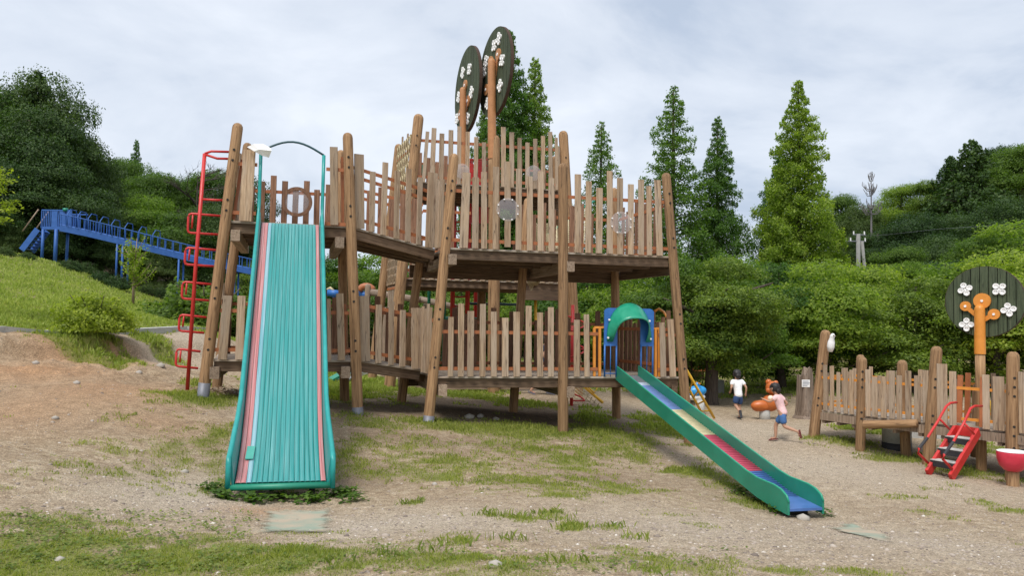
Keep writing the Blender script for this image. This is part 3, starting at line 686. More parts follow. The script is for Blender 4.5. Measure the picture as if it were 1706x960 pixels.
# the short return panels, edge-on
for (ua, va, ub, vb, z, hh) in ((uRu + .03, .72, uC1 - .06, .12, 3.38, 1.25), (uR + .03, .72, uC0 - .06, .12, 1.06, 1.22)):
    autorail(tower, (ua, va), (ub, vb), z + .02, z, 'picket', [hh, hh - .04, hh + .06, hh, hh + .02], sp=.125, w=.09, off0=.06)
frontrail(tower, [(772, 777, 14, 288), (791, 792, 11, 296), (806, 806, 10, 287), (825, 826, 10, 278), (863, 864, 10, 282), (882, 882, 10, 294),
                  (900, 900, 10, 286), (918, 918, 10, 297)], ZU2, 0, 'picket', (.14, 1.04), u0=uC1, u1=uD)
frontrail(tower, [(962, 962, 11, 291), (979, 980, 10, 302), (997, 998, 11, 314), (1015, 1015, 10, 285), (1050, 1050, 10, 308), (1067, 1067, 10, 300), (1081, 1080, 9, 311), (1098, 1094, 11, 301)],
          ZU2, 0, 'picket', (.14, 1.04), u0=uD, u1=uE1)
# split pickets at the round windows
def window(px, py, rpx, v, xs, ytop, ybot, par, ring=False):
    u, z = FP(px, py, v); c = UV(u, v - .055, z); rr = rpx * c.y / FPX
    if xs:
        ut, zt = FP(xs, ytop, v); ua, za = FP(xs, py - rpx + 3, v); ub, zb_ = FP(xs, py + rpx - 3, v); uc, zc = FP(xs, ybot, v)
        board('picket', UV(ua, v - .03, za), UV(ut, v - .03, zt), .115, .034, DU, 'picket', par); board('picket', UV(uc, v - .03, zc), UV(ub, v - .03, zb_), .115, .034, DU, 'picket', par)
    if ring:
        mb = MB(); n = 40
        for k in range(n):
            a = math.tau * k / n
            for R_, dv in ((rr * .78, -.025), (rr, -.025), (rr, .025), (rr * .78, .025)):
                mb.V.append(c + DU * math.cos(a) * R_ + UP * math.sin(a) * R_ + DV * dv)
        for k in range(n):
            for q in range(4): mb.F.append((k * 4 + q, k * 4 + (q + 1) % 4, ((k + 1) % n) * 4 + (q + 1) % 4, ((k + 1) % n) * 4 + q))
        w = mb.build('window_ring', 'picket_brown', par); rr *= .8
    else:
        w = None
    n = 32; V = [c + DV * -.004] + [c + DU * math.cos(math.tau * k / n) * rr + UP * math.sin(math.tau * k / n) * rr for k in range(n)]; V[0] = c - DV * .03
    dome_ = obj('clear_disc', V, [(0, k + 1, (k + 1) % n + 1) for k in range(n)], 'plastic', w or par, None, True)
    for k in range(8 if not ring else 0):
        a = math.tau * (k + .5) / 8; p = c + DU * math.cos(a) * rr * .93 + UP * math.sin(a) * rr * .93
        V, F = tubev([p, p - DV * .03], .014, 8); obj('bolt', V, F, 'white', dome_)
midrail = [o for o in tower.children if o.name.startswith('railing')]
window(845, 350, 19.5, 0, 845, 270, 412, midrail[-2]); window(1033, 372, 19, 0, 1032, 297, 424, midrail[-1])
# lower row
frontrail(tower, [(750, 751, 9, 528), (767, 768, 10, 506), (783, 784, 11, 518), (803, 804, 10, 507), (822, 822, 10, 519), (841, 841, 11, 530), (860, 860, 11, 520),
                  (880, 880, 10, 510), (899, 899, 10, 521), (917, 917, 10, 512)], ZL2, 0, 'picket', (.14, .80), u0=uC0, u1=uD)
frontrail(tower, [(960, 960, 10, 533), (977, 976, 9, 524)], ZL2, 0, 'picket', (.14, .80), u0=uD, u1=FP(996, 600)[0])
frontrail(tower, [(1104, 1102, 10, 537), (1120, 1116, 11, 532)], ZL2, 0, 'picket', (.14, .80), u0=FP(1096, 600)[0], u1=uE0)
frontrail(tower, [(371, 380, 14, 493), (399, 403, 13, 493)], ZL, 0, 'picket', (.16, .82), u0=uA0, u1=FP(408, 540)[0])
frontrail(tower, [(549, 548, 6, 498), (569, 566, 12, 489)], ZL, 0, 'picket', (.16, .82), u0=FP(543, 540)[0], u1=uB0)
# rear and end railings in browner boards
autorail(tower, (rA1, 2.3), (rB, 2.3), ZU, ZU, 'picket_brown', [1.15, .98, 1.10, 1.22, 1.12, 1.0], .205, rails=(.2, .90))
window(495, 337, 25, 2.2, None, 0, 0, [o for o in tower.children if o.name.startswith('railing')][-1], True)
autorail(tower, (rA, 2.3), (rB, 2.3), ZL, ZL, 'picket_brown', sp=.22)
autorail(tower, (uA1 + .06, .1), (rA1 + .03, 2.2), ZU, ZU, 'picket', sp=.21)
autorail(tower, (uA0 + .08, .1), (rA + .03, 2.2), ZL, ZL, 'picket', sp=.21)
autorail(tower, (uB1 + .03, .1), (rB + .0, 2.2), ZU, ZU, 'orange', [1.25, .0001], sp=1.9, w=.07, off0=.02)
autorail(tower, (rB + .05, 2.3), (rC1, 2.3), ZU, 3.40, 'picket_brown', sp=.2, rails=(.16, .90, 1.06))
autorail(tower, (rB + .05, 2.3), (rC, 2.3), ZL, 1.12, 'picket_brown', sp=.2)
autorail(tower, (rC1, 2.32), (rD - 1.1, 2.32), ZU2, ZU2, 'picket_brown', sp=.21)
autorail(tower, (rD - .1, 2.32), (rE, 2.32), ZU2, ZU2, 'picket_brown', sp=.21)
autorail(tower, (rC, 2.32), (rD, 2.32), ZL2, ZL2, 'picket_brown', sp=.19)
autorail(tower, (rD, 2.32), (rE, 2.32), ZL2, ZL2, 'picket_brown', sp=.21)
autorail(tower, (uE0 - .12, .12), (rE + .02, 2.2), ZL2, ZL2, 'picket_brown', sp=.17, rails=(.2, .9))
autorail(tower, (uE1 - .1, .1), (rE + .02, 2.2), ZU2, ZU2, 'picket_brown', sp=.2)
# orange steel gate frames: beside the slide opening and beside the teal slide
def oframe(pts, r=.035): return tube('gate_frame', pts, r, 'orange_bright', tower, 8)
def Fw(px, py, v=0.0): u, z = FP(px, py, v); return UV(u, v, z)
def flatframe(x0, x1, yt, yb):
    for x in (x0, x1): board('gate_frame', Fw(x, yb, .03), Fw(x, yt, .03), .05, .05, DU, 'orange_bright', tower)
    board('gate_rail', Fw(x0, yt, .03), Fw(x1, yt, .03), .045, .045, UP, 'orange_bright', tower)
flatframe(990, 999, 546, 627); flatframe(1092, 1098, 548, 628)
board('gate_rail', Fw(999, 546, .03), Fw(1006, 546, .03), .04, .04, UP, 'orange_bright', tower); board('gate_rail', Fw(1086, 548, .03), Fw(1098, 548, .03), .04, .04, UP, 'orange_bright', tower)
mb = MB(); mb.add(*boxv(Fw(389, 366, .1), Fw(404, 266, .1), .05, .05, DU)); mb.build('gate_frame', 'orange', tower)
mb = MB(); mb.add(*boxv(Fw(571, 375, .1), Fw(570, 262, .1), .05, .05, DU)); mb.build('gate_frame', 'orange', tower)
mb = MB(); mb.add(*boxv(Fw(575, 590, .1), Fw(574, 507, .1), .05, .05, DU)); mb.build('gate_frame', 'orange', tower)
oframe([Fw(1090, 519, .9), Fw(1098, 515, .9), Fw(1106, 520, .7), Fw(1113, 532, .4), Fw(1116, 545, .1)], .025)
# ------------------------------------------------------------------ big teal slide
m, nt, N, L, b = newmat('slide_plastic_teal')
def slidemat(name, c0, c1, pale):
    m, nt, N, L, b = newmat(name)
    uv = N.new('ShaderNodeTexCoord').outputs['UV']
    def mp(sc):
        q = N.new('ShaderNodeMapping'); q.inputs['Scale'].default_value = sc; L.new(uv, q.inputs['Vector']); return q.outputs[0]
    a = noise(nt, mp((250, .7, 1)), 1.0, 2, .6); a2 = noise(nt, mp((34, .5, 1)), 1.0, 3, .6)
    c = ramp(nt, a, [(.33, c0), (.47, c1), (.56, c1), (.68, pale)])
    c = mixc(nt, math_(nt, 'MULTIPLY', ramp(nt, a2, [(.42, (0, 0, 0)), (.75, (1, 1, 1))]), .4), c, pale)  # pale streaks, with the bed's whitish sheen painted into the colour
    L.new(c, b.inputs['Base Color']); b.inputs['Roughness'].default_value = .27; bump(nt, b, a, .5, .006); return m
MT['bead_teal'] = slidemat('bead_teal', (.008, .15, .145), (.022, .27, .26), (.22, .46, .46))
MT['bead_pale'] = slidemat('bead_pale', (.05, .24, .28), (.16, .38, .44), (.55, .66, .74))
MT['bead_red'] = slidemat('bead_red', (.22, .05, .055), (.50, .17, .17), (.70, .50, .50))
us = FP(484, 372, 0)[0]; zg0 = g1(*UV(us, -4.9, 0)[:2])
bigslide = thing('roller_slide', UV(us, -2.4, g1(*UV(us, -2.4, 0)[:2])), 'wide teal roller slide with red edge strips running down from the upper deck', 'slide')
prof = [(-.0, 3.66), (-.12, 3.60), (-.5, 3.29), (-1.2, 2.70), (-2.0, 2.02), (-2.8, 1.35), (-3.4, .86), (-3.8, .56), (-4.1, .40), (-4.4, .27), (-4.68, .19)]
def usm(v0): # the slide is a touch wider at the foot
    return 0
HW = .475
def wid(v): return 1.0 + .03 * np.clip((-v - 3.4) / 1.3, 0, 1)
def sh_(v): return .25 * (-v / 4.7)
ncol = 17
for k in range(ncol):
    x0 = -HW + 2 * HW * k / ncol + .002; x1 = -HW + 2 * HW * (k + 1) / ncol - .002; V = []; F = []
    cs = [(x0, -.005), (x0 * .88 + x1 * .12, .0), ((x0 + x1) / 2, .001), (x0 * .12 + x1 * .88, .0), (x1, -.005)]
    for v, z in prof:
        for x, h in cs: V.append(UV(us + sh_(v) + x * wid(v), v, z + h))
    for i in range(len(prof) - 1):
        for q in range(4): F.append((i * 5 + q, i * 5 + q + 1, (i + 1) * 5 + q + 1, (i + 1) * 5 + q))
    # in the slide's own frame so that the streaks run down it
    M = Matrix.Translation(UV(us, 0, 0)) @ Matrix.Rotation(ANG, 4, 'Z'); Mi = M.inverted()
    so_ = obj('roller_strip', [Mi @ p for p in V], F, 'bead_red' if k in (0, 1, 16, 15) and k != 15 or k == 15 and False else ('bead_pale' if k in (2,) else 'bead_teal'), bigslide, M, True)
    uvl = so_.data.uv_layers.new(name='uv')
    for lp in so_.data.loops:
        vi = lp.vertex_index; uvl.data[lp.index].uv = (cs[vi % 5][0], prof[vi // 5][0] * 1.25)
mb = MB(); V = []; F = []
for v, z in prof: V += [UV(us + sh_(v) - HW * wid(v), v, z - .02), UV(us + sh_(v) + HW * wid(v), v, z - .02), UV(us + sh_(v) + HW * wid(v), v, z - .07), UV(us + sh_(v) - HW * wid(v), v, z - .07)]
for i in range(len(prof) - 1):
    for q in range(4): F.append((i * 4 + q, i * 4 + (q + 1) % 4, (i + 1) * 4 + (q + 1) % 4, (i + 1) * 4 + q))
F += [(0, 1, 2, 3), tuple(len(V) - 4 + q for q in (3, 2, 1, 0))]; mb.add(V, F); mb.build('bed_frame', 'green', bigslide)
top_h = lambda v: .17 if v > -3.5 else .17 + .10 * min(1, (-v - 3.5) / .5)
for s in (-1, 1):
    V = []; F = []
    for v, z in prof:
        flare = .05 + .02 * min(1, max(0, (-v - 3.5) / .8))
        u0_, u1_ = us + sh_(v) + s * (HW + .002) * wid(v), us + sh_(v) + s * (HW + flare) * wid(v)
        V += [UV(u0_, v, z - .08), UV(u1_ - s * .03, v, z + top_h(v)), UV(u1_ - s * .004, v, z + top_h(v)), UV(u0_ + s * .03, v, z - .08)]
    for i in range(len(prof) - 1):
        for q in range(4): F.append((i * 4 + q, i * 4 + (q + 1) % 4, (i + 1) * 4 + (q + 1) % 4, (i + 1) * 4 + q))
    F += [(3, 2, 1, 0), tuple(len(V) - 4 + q for q in range(4))]
    obj('side_wall', V, F, 'teal', bigslide)
    pts = []
    for v, z in prof:
        flare = .05 + .02 * min(1, max(0, (-v - 3.5) / .8)); pts.append(UV(us + sh_(v) + s * (HW + flare) * wid(v), v, z + top_h(v)))
    v, z = prof[-1]; pts += [UV(us + sh_(v) + s * (HW + .07) * 1.03, v - .03, z + .22), UV(us + sh_(v) + s * (HW + .07) * 1.03, v - .035, z - .08)]
    head = [UV(us + s * (HW + .05), .0, ZU + 1.22), UV(us + s * (HW + .05), -.01, ZU + .7), UV(us + s * (HW + .05), -.03, ZU + .3)]
    tube('side_rail', head + pts[1:], .03, 'teal', bigslide, 10)
hoop = []
for k in range(13):
    t = k / 12; hoop.append(UV(us - HW - .05 + (2 * HW + .1) * t, 0, ZU + 1.22 + .20 * math.sin(math.pi * t)))
tube('hoop', hoop, .019, paint('hoop_paint', (.01, .06, .075), .4, .1), bigslide, 8)
v, z = prof[-1]
tube('end_bar', [UV(us + sh_(v) - (HW + .06) * 1.03, v - .02, z - .05), UV(us + sh_(v) + (HW + .06) * 1.03, v - .02, z - .05)], .035, 'green', bigslide, 10)
for s in (-.35, .35):
    for vv in (-4.4,):
        p = UV(us + sh_(vv) + s, vv, 0); tube('foot', [Vector((p.x, p.y, g1(p.x, p.y) - .2)), UV(us + sh_(vv) + s, vv, .22)], .035, 'dark', bigslide)
# patch plate
pp = MB()
uu, zz = us - .36, .52
M = None
V = [UV(us + .21 - .40, -3.98, .470), UV(us + .21 - .31, -3.98, .470), UV(us + .21 - .31, -4.22, .365), UV(us + .21 - .40, -4.22, .365)]
V2 = [p + Vector((0, 0, .012)) for p in V]
obj('repair_plate', V + V2, [(0, 3, 2, 1), (4, 5, 6, 7), (0, 1, 5, 4), (1, 2, 6, 5), (2, 3, 7, 6), (3, 0, 4, 7)], paint('plate', (.06, .33, .27), .5, .2), bigslide)
# white sheet added to fill a blanked-out spot at the rail top
out = [(412, 245), (423, 240), (438, 240.5), (450, 247), (452.5, 251), (448, 262), (437, 259), (424, 252)]
V = [Fw(432, 249, -.17)] + [Fw(a, b_, -.10 - .05 * math.sin(k * 2.1)) for k, (a, b_) in enumerate(out)]; n = len(out)
cl = obj('white_sheet', V, [(0, k + 1, (k + 1) % n + 1) for k in range(n)], paint('blank_white', (.88, .89, .90), .9, 0), None, None, False); tag(cl, 'blank white sheet added over the top left corner of the teal slide rail', 'sheet')
sm = cl.modifiers.new('solid', 'SOLIDIFY'); sm.thickness = .012

# ------------------------------------------------------------------ green roller slide
ua_ = FP(1027, 618, 0)[0]; ub_ = FP(1066, 618, 0)[0] + .02
ub_ = ua_ + .455
gs = thing('low_roller_slide', UV((ua_ + ub_) / 2, -3, g1(*UV(ua_, -3, 0)[:2])), 'narrow green slide with rainbow rollers running down under a blue and green arch', 'slide')
gp = [(.03, 1.05), (-.45, .94), (-4.95, -.05), (-5.20, -.085), (-5.63, -.11)]
def gprof(v): return float(np.interp(-v, [-p[0] for p in gp], [p[1] for p in gp]))
gt = [(.03, 1.24, .10), (-.35, 1.16, .12), (-1.5, .89, .13), (-3.2, .50, .13), (-4.7, .165, .14), (-4.95, .125, .14), (-5.34, .115, .12), (-5.49, .09, .10), (-5.60, .04, .07), (-5.64, -.03, .06)]
for s, u in ((-1, ua_), (1, ub_)):
    V = []; F = []
    for v, zt, _d in gt:
        zb_ = gprof(v) - .06
        V += [UV(u - .012, v, zb_), UV(u + .012, v, zb_), UV(u + .012, v, zt), UV(u - .012, v, zt)]
    for i in range(len(gt) - 1):
        for q in range(4): F.append((i * 4 + q, i * 4 + (q + 1) % 4, (i + 1) * 4 + (q + 1) % 4, (i + 1) * 4 + q))
    F += [(3, 2, 1, 0), tuple(len(V) - 4 + q for q in range(4))]
    w = obj('side_wall', V, F, 'green', gs)
    tube('wall_edge', [UV(u, v, zt + .003) for v, zt, _ in gt], .014, 'hood', gs, 6)
seg = [(.55, 'roller_white', (.50, .55, .68)), (1.9, 'roller_lilac', (.17, .25, .52)), (3.0, 'roller_cream', (.62, .53, .33)), (4.35, 'roller_red', (.50, .07, .12)), (5.2, 'roller_blue', (.06, .14, .38))]
for _, nme, c in seg: MT[nme] = paint(nme, c, .3, .05)
rm = {}
n = 0; v = -.42
while v > -5.17:
    key = next(nme for lim, nme, _ in seg if -v <= lim + .02)
    if key not in rm:
        V, F = tubev([(-.213, 0, 0), (.213, 0, 0)], .018, 8); me = bpy.data.meshes.new('roller'); me.from_pydata([tuple(p) for p in V], [], F); me.update(); me.materials.append(MT[key]); rm[key] = me
        for p in me.polygons: p.use_smooth = True
    link('roller', rm[key], gs, Matrix.Translation(UV((ua_ + ub_) / 2, v, gprof(v) + .0)) @ Matrix.Rotation(ANG, 4, 'Z')); v -= .060
mb = MB()
for (va, vb) in ((.03, -.42), (-5.18, -5.64)):
    a, b_ = (ua_ + .014), (ub_ - .014); za, zb_ = gprof(va) + .012, gprof(vb) + .012
    V = [UV(a, va, za), UV(b_, va, za), UV(b_, vb, zb_), UV(a, vb, zb_)]; V += [p - UP * .03 for p in V]
    obj('top_plate' if va > 0 else 'exit_plate', V, [(0, 1, 2, 3), (7, 6, 5, 4), (0, 4, 5, 1), (1, 5, 6, 2), (2, 6, 7, 3), (3, 7, 4, 0)], MT['metal'] if va > 0 else MT['roller_blue'], gs)
V = []; F = []
for v in (-.42, -2.5, -4.95, -5.18):
    V += [UV(ua_ + .014, v, gprof(v) - .012), UV(ub_ - .014, v, gprof(v) - .012), UV(ub_ - .014, v, gprof(v) - .05), UV(ua_ + .014, v, gprof(v) - .05)]
for i in range(3):
    for q in range(4): F.append((i * 4 + q, i * 4 + (q + 1) % 4, (i + 1) * 4 + (q + 1) % 4, (i + 1) * 4 + q))
obj('underside', V, F, 'dark', gs)
for v in (-5.35,):
    p = UV((ua_ + ub_) / 2, v, 0); V, F = boxv((p.x, p.y, g1(p.x, p.y) - .2), (p.x, p.y, gprof(v) - .02), .3, .2, DU); obj('foot', V, F, 'dark', gs)
p = UV((ua_ + ub_) / 2, -3.0, 0)
# blue arch panel and green hood
def archpanel():
    def U(px): return FP(px, 560, -.03)[0]
    zt = FP(1050, 514, -.03)[1]; zm = FP(1050, 577, -.03)[1]; x0, x1 = U(1006.5), U(1089); i0, i1 = U(1028.5), U(1067); c = (x0 + x1) / 2; rad = (i1 - i0) / 2
    out = [(x0, zm), (x0, zt - .06), (x0 + .03, zt - .02), (x0 + .08, zt)]; out += [(x1 - .08, zt), (x1 - .03, zt - .02), (x1, zt - .06), (x1, zm), (i1, zm)]
    cc = (i0 + i1) / 2; zc = zt - .02 - rad
    arc = [(cc + rad * math.cos(math.pi * k / 10), zc - .05 + rad * math.sin(math.pi * k / 10)) for k in range(11)]
    L_ = [(x0, zm), (x0, zt - .06), (x0 + .03, zt - .02), (x0 + .08, zt), (c, zt), *[(cc + rad * math.cos(math.pi * k / 10), zc - .05 + rad * math.sin(math.pi * k / 10)) for k in range(5, 11)], (i0, zm)]
    R_ = [(i1, zm), *[(cc + rad * math.cos(math.pi * k / 10), zc - .05 + rad * math.sin(math.pi * k / 10)) for k in range(0, 6)], (c, zt), (x1 - .08, zt), (x1 - .03, zt - .02), (x1, zt - .06), (x1, zm)]
    for poly in (L_, R_):
        n = len(poly); V = [UV(a, -.035, z) for a, z in poly] + [UV(a, -.01, z) for a, z in poly]
        obj('blue_panel', V, [tuple(range(n - 1, -1, -1)), tuple(range(n, 2 * n))] + [(i, (i + 1) % n, n + (i + 1) % n, n + i) for i in range(n)], 'blue', gs)
    # legs with little balusters
    zb = ZL2 + .0
    for a, b_ in ((x0, i0), (i1, x1)):
        mb = MB()
        for q, r_ in ((a + .015, .017), ((a + b_) / 2, .008), (b_ - .015, .017)):
            mb.add(*tubev([UV(q, -.03, zb), UV(q, -.03, zm + .02)], r_, 8))
        mb.add(*tubev([UV(a, -.03, zb + .06), UV(b_, -.03, zb + .06)], .012, 6)); mb.build('blue_legs', 'blue', gs, True)
    # hood: swept between the back arc on the panel and the lower front arc
    cxx = (i0 + i1) / 2 - .0; n = 22; V = []
    z_lo = FP(1018, 569, -.03)[1]; Rb = U(1084) - cxx; top = FP(1050, 506, -.03)[1]
    m_ = 7
    for k in range(n + 1):
        th = math.pi * k / n; cb_, sb = math.cos(th), math.sin(th)
        for q in range(m_):
            t = q / (m_ - 1)
            R_ = Rb * (1 - .26 * t); H_ = (top - z_lo) * (1 - .40 * t * (sb ** .7 if sb > 0 else 0)); dv = -.04 - .36 * t * max(0, sb) ** .6 - .02 * t
            V.append(UV(cxx + R_ * cb_, dv, z_lo + H_ * (max(0, sb) ** .8)))
    F = [(k * m_ + q, k * m_ + q + 1, (k + 1) * m_ + q + 1, (k + 1) * m_ + q) for k in range(n) for q in range(m_ - 1)]
    h = obj('green_hood', V, F, 'hood', gs, None, True); s_ = h.modifiers.new('solid', 'SOLIDIFY'); s_.thickness = .014
    for px, py in ((1015, 533), (1013, 563), (1082, 535), (1084, 565)):
        u, z = FP(px, py, -.07); V, F = tubev([UV(u, -.06, z), UV(u, -.085, z)], .02, 8); obj('bolt', V, F, 'white', gs)
archpanel()

# ------------------------------------------------------------------ red step ladder at the left
lad = thing('red_ladder', Fw(313, 640, .1), 'red tubular climbing ladder with loop steps bolted to the left end of the tower', 'ladder')
def Lw(px, py, v=.15): return Fw(px, py, v)
tube('upright', [Lw(312, 650), Lw(327, 430), Lw(341, 256), ], .032, 'red', lad, 10)
tube('top_rail', [Lw(341, 256), Lw(352, 252), Lw(384, 253)], .022, 'red', lad, 8); tube('top_rail', [Lw(341, 257), Lw(362, 264), Lw(383, 264.5)], .022, 'red', lad, 8)
tube('rung', [Lw(336, 332), Lw(374, 334)], .02, 'red', lad, 8)
xs = [(314, 334, 356, 388, 370), (309, 329, 413, 441, 362), (304, 324, 470, 498, 352), (299, 320, 525, 552, 344), (294, 316, 582, 611, 334)]
for xl, xr, yt, yb, xe in xs:
    r_ = 5
    pts = [Lw(xe, yt + 4), Lw(xl + r_, yt), Lw(xl + 1.5, yt + 1.5), Lw(xl, yt + r_), Lw(xl - 1, yb - r_), Lw(xl, yb - 1.5), Lw(xl + r_ - 1, yb), Lw(xe - 4, yb + 3)]
    lp = tube('step_loop', pts, .02, 'red', lad, 8); tube('loop_bar', [Lw(xl + 7.5, yt + .5), Lw(xl + 5.5, yb - 7)], .016, 'red', lp, 6)

# ------------------------------------------------------------------ taller tower behind
VB = 5.6
def fix(px, py, v): u, z = FP(px, py, v); return UV(u, v, z)
rt = thing('rear_tower', fix(800, 650, VB), 'tall wooden play tower behind the main deck with net side panels and high picket railings', 'play tower')
def rpost(px0, py0, px1, py1, v, r=.13, lv=()):
    a, b_ = fix(px0, py0, v), fix(px1, py1, v); a = a - (b_ - a).normalized() * .4
    return logpost('post', a, b_, r, 'log', rt, 14, True, lv, BF)
rpost(649, 645, 698, 190, VB, .135, (6.45, 6.7, 5.3, 4.2, 3.95)); rpost(822, 655, 824, 225, VB, .15, (2.3, 2.1)); rpost(963, 657, 938, 218, VB, .13, (6.4, 6.15))
rpost(620, 630, 665, 240, VB + 2.5, .12); rpost(800, 640, 806, 262, VB + 2.5, .12); rpost(945, 640, 925, 260, VB + 2.5, .12)
ZT, ZM = FP(760, 306, VB)[1], FP(760, 466, VB)[1]
uL, uM, uRr = FP(694, 300, VB)[0], FP(822, 300, VB)[0], FP(944, 300, VB)[0]; uL2, uR2 = FP(672, 460, VB)[0], FP(952, 460, VB)[0]
dL, dR, dL2, dR2 = FP(660, 300, VB + 2.5)[0], FP(930, 300, VB + 2.5)[0], FP(645, 460, VB + 2.5)[0], FP(935, 460, VB + 2.5)[0]
def rdeck(quad, z): return deck(rt, quad, z, z)
rdeck([(uL, VB), (uRr, VB), (dR, VB + 2.5), (dL, VB + 2.5)], ZT); rdeck([(uL2, VB), (uR2, VB), (dR2, VB + 2.5), (dL2, VB + 2.5)], ZM)
board('cross_beam', UV(FP(875, 490, VB)[0], VB + .1, FP(900, 491, VB)[1]), UV(uR2, VB + .1, FP(900, 491, VB)[1]), .12, .3, DV, 'beam', rt)
board('cross_beam', UV(FP(672, 300, VB)[0], VB + .12, FP(760, 640, VB)[1]), UV(uR2, VB + .12, FP(760, 640, VB)[1]), .12, .3, DV, 'beam_light', rt)
def rearpicks(lst, z, u0, u1, rails, name='railing', extra=0):
    mb = RailSet()
    for h in rails: mb.add(*boxv(UV(u0, VB - .01, z + h), UV(u1, VB - .01, z + h), .075, .016, UP))
    r_ = mb.build(name, 'orange', rt)
    for xb, xt, w, yt in lst:
        ut, zt = FP(xt, yt, VB); py = proj(UV(ut, VB, z))[1]; ub, _ = FP(xb, py, VB); w_ = w * UV(ut, VB, 0).y / FPX
        board('picket', UV(ub, VB - .04, z - .02), UV(ut, VB - .04, zt), w_, .036, DU, 'picket', r_)
rearpicks([(705, 712, 6, 220), (719, 723, 8, 214), (734, 736, 8, 223), (750, 751, 8, 217), (764, 765, 7, 211), (778, 779, 7, 220), (792, 793, 7, 229), (806, 806, 7, 238),
           (838, 838, 8, 212), (852, 852, 8, 221), (865, 865, 7, 230), (878, 878, 7, 238), (891, 891, 7, 232), (904, 904, 7, 227), (917, 916, 7, 220), (927, 926, 5, 230), (932, 930, 4, 245)], ZT, uL, uRr, (.12, 1.05))
lo = [(690 + i * 14.2, 690 + i * 14.2, 8, 428 - (i * 7 % 5)) for i in range(18) if abs(690 + i * 14.2 - 822) > 12]
rearpicks(lo, ZM, uL2, uR2, (.2, 1.0))
_keep = tower; tower_ = rt
autorail(rt, (dL, VB + 2.5), (dR, VB + 2.5), ZT, ZT, 'picket_brown', sp=.24); autorail(rt, (dL2, VB + 2.5), (dR2, VB + 2.5), ZM, ZM, 'picket_brown', sp=.24)
autorail(rt, (uRr, VB + .1), (dR, VB + 2.4), ZT, ZT, 'picket', sp=.22)
autorail(rt, (uL, VB + .1), (dL, VB + 2.4), ZT, ZT, 'picket', [1.5, 1.35, 1.55, 1.4], sp=.3, w=.1)
# net / lattice panels on the left side
def lattice(parent, a, b_, z0, z1, nd, mat='rope', r=.018, name='lattice_panel'):
    mb = MB(); A, B = UV(a[0], a[1], 0), UV(b_[0], b_[1], 0); Hh = z1 - z0; Lh = (B - A).length; st = Lh / nd
    P = lambda s, z: A.lerp(B, s / Lh) + UP * z
    for sgn in (1, -1):
        k = -Hh * .55
        while k < Lh + Hh * .55:
            s0, s1 = k, k + Hh * .55 * 1
            s0, s1 = (s0, s1) if sgn > 0 else (s1, s0)
            # clip to the panel
            def zz(s): return z0 + Hh * (s - s0) / (s1 - s0)
            a_, b2 = sorted((s0, s1)); a_ = max(a_, 0); b2 = min(b2, Lh)
            if b2 - a_ > .05: mb.add(*tubev([P(a_, zz(a_)) + DU * .01 * sgn, P(b2, zz(b2)) + DU * .01 * sgn], r, 5))
            k += st
    o = mb.build(name, mat, parent); o['kind'] = 'stuff'; return o
lattice(rt, (uL - .02, VB + .1), (dL, VB + 2.4), ZT, ZT + 1.35, 9)
lattice(rt, (uL2 - .02, VB + .1), (dL2, VB + 2.4), ZM - .1, ZM + 1.3, 10, 'picket')
# vertical boards under the net panel
autorail(rt, (uL2, VB + .12), (dL2, VB + 2.4), ZM - 1.0, ZM - 1.0, 'beam_light', [.85], sp=.3, w=.24, rails=(.8,))
# round clear windows of the tall tower railing
tr = [o for o in rt.children if o.name.startswith('railing')][0]
for px, py, rp in ((770, 285, 13), (889, 288, 13)):
    u, z = FP(px, py, VB - .1); c = UV(u, VB - .1, z); rr = rp * c.y / FPX; n = 28
    V = [c - DV * .04] + [c + DU * math.cos(math.tau * k / n) * rr + UP * math.sin(math.tau * k / n) * rr for k in range(n)]
    obj('clear_disc', V, [(0, k + 1, (k + 1) % n + 1) for k in range(n)], 'plastic', tr, None, True)

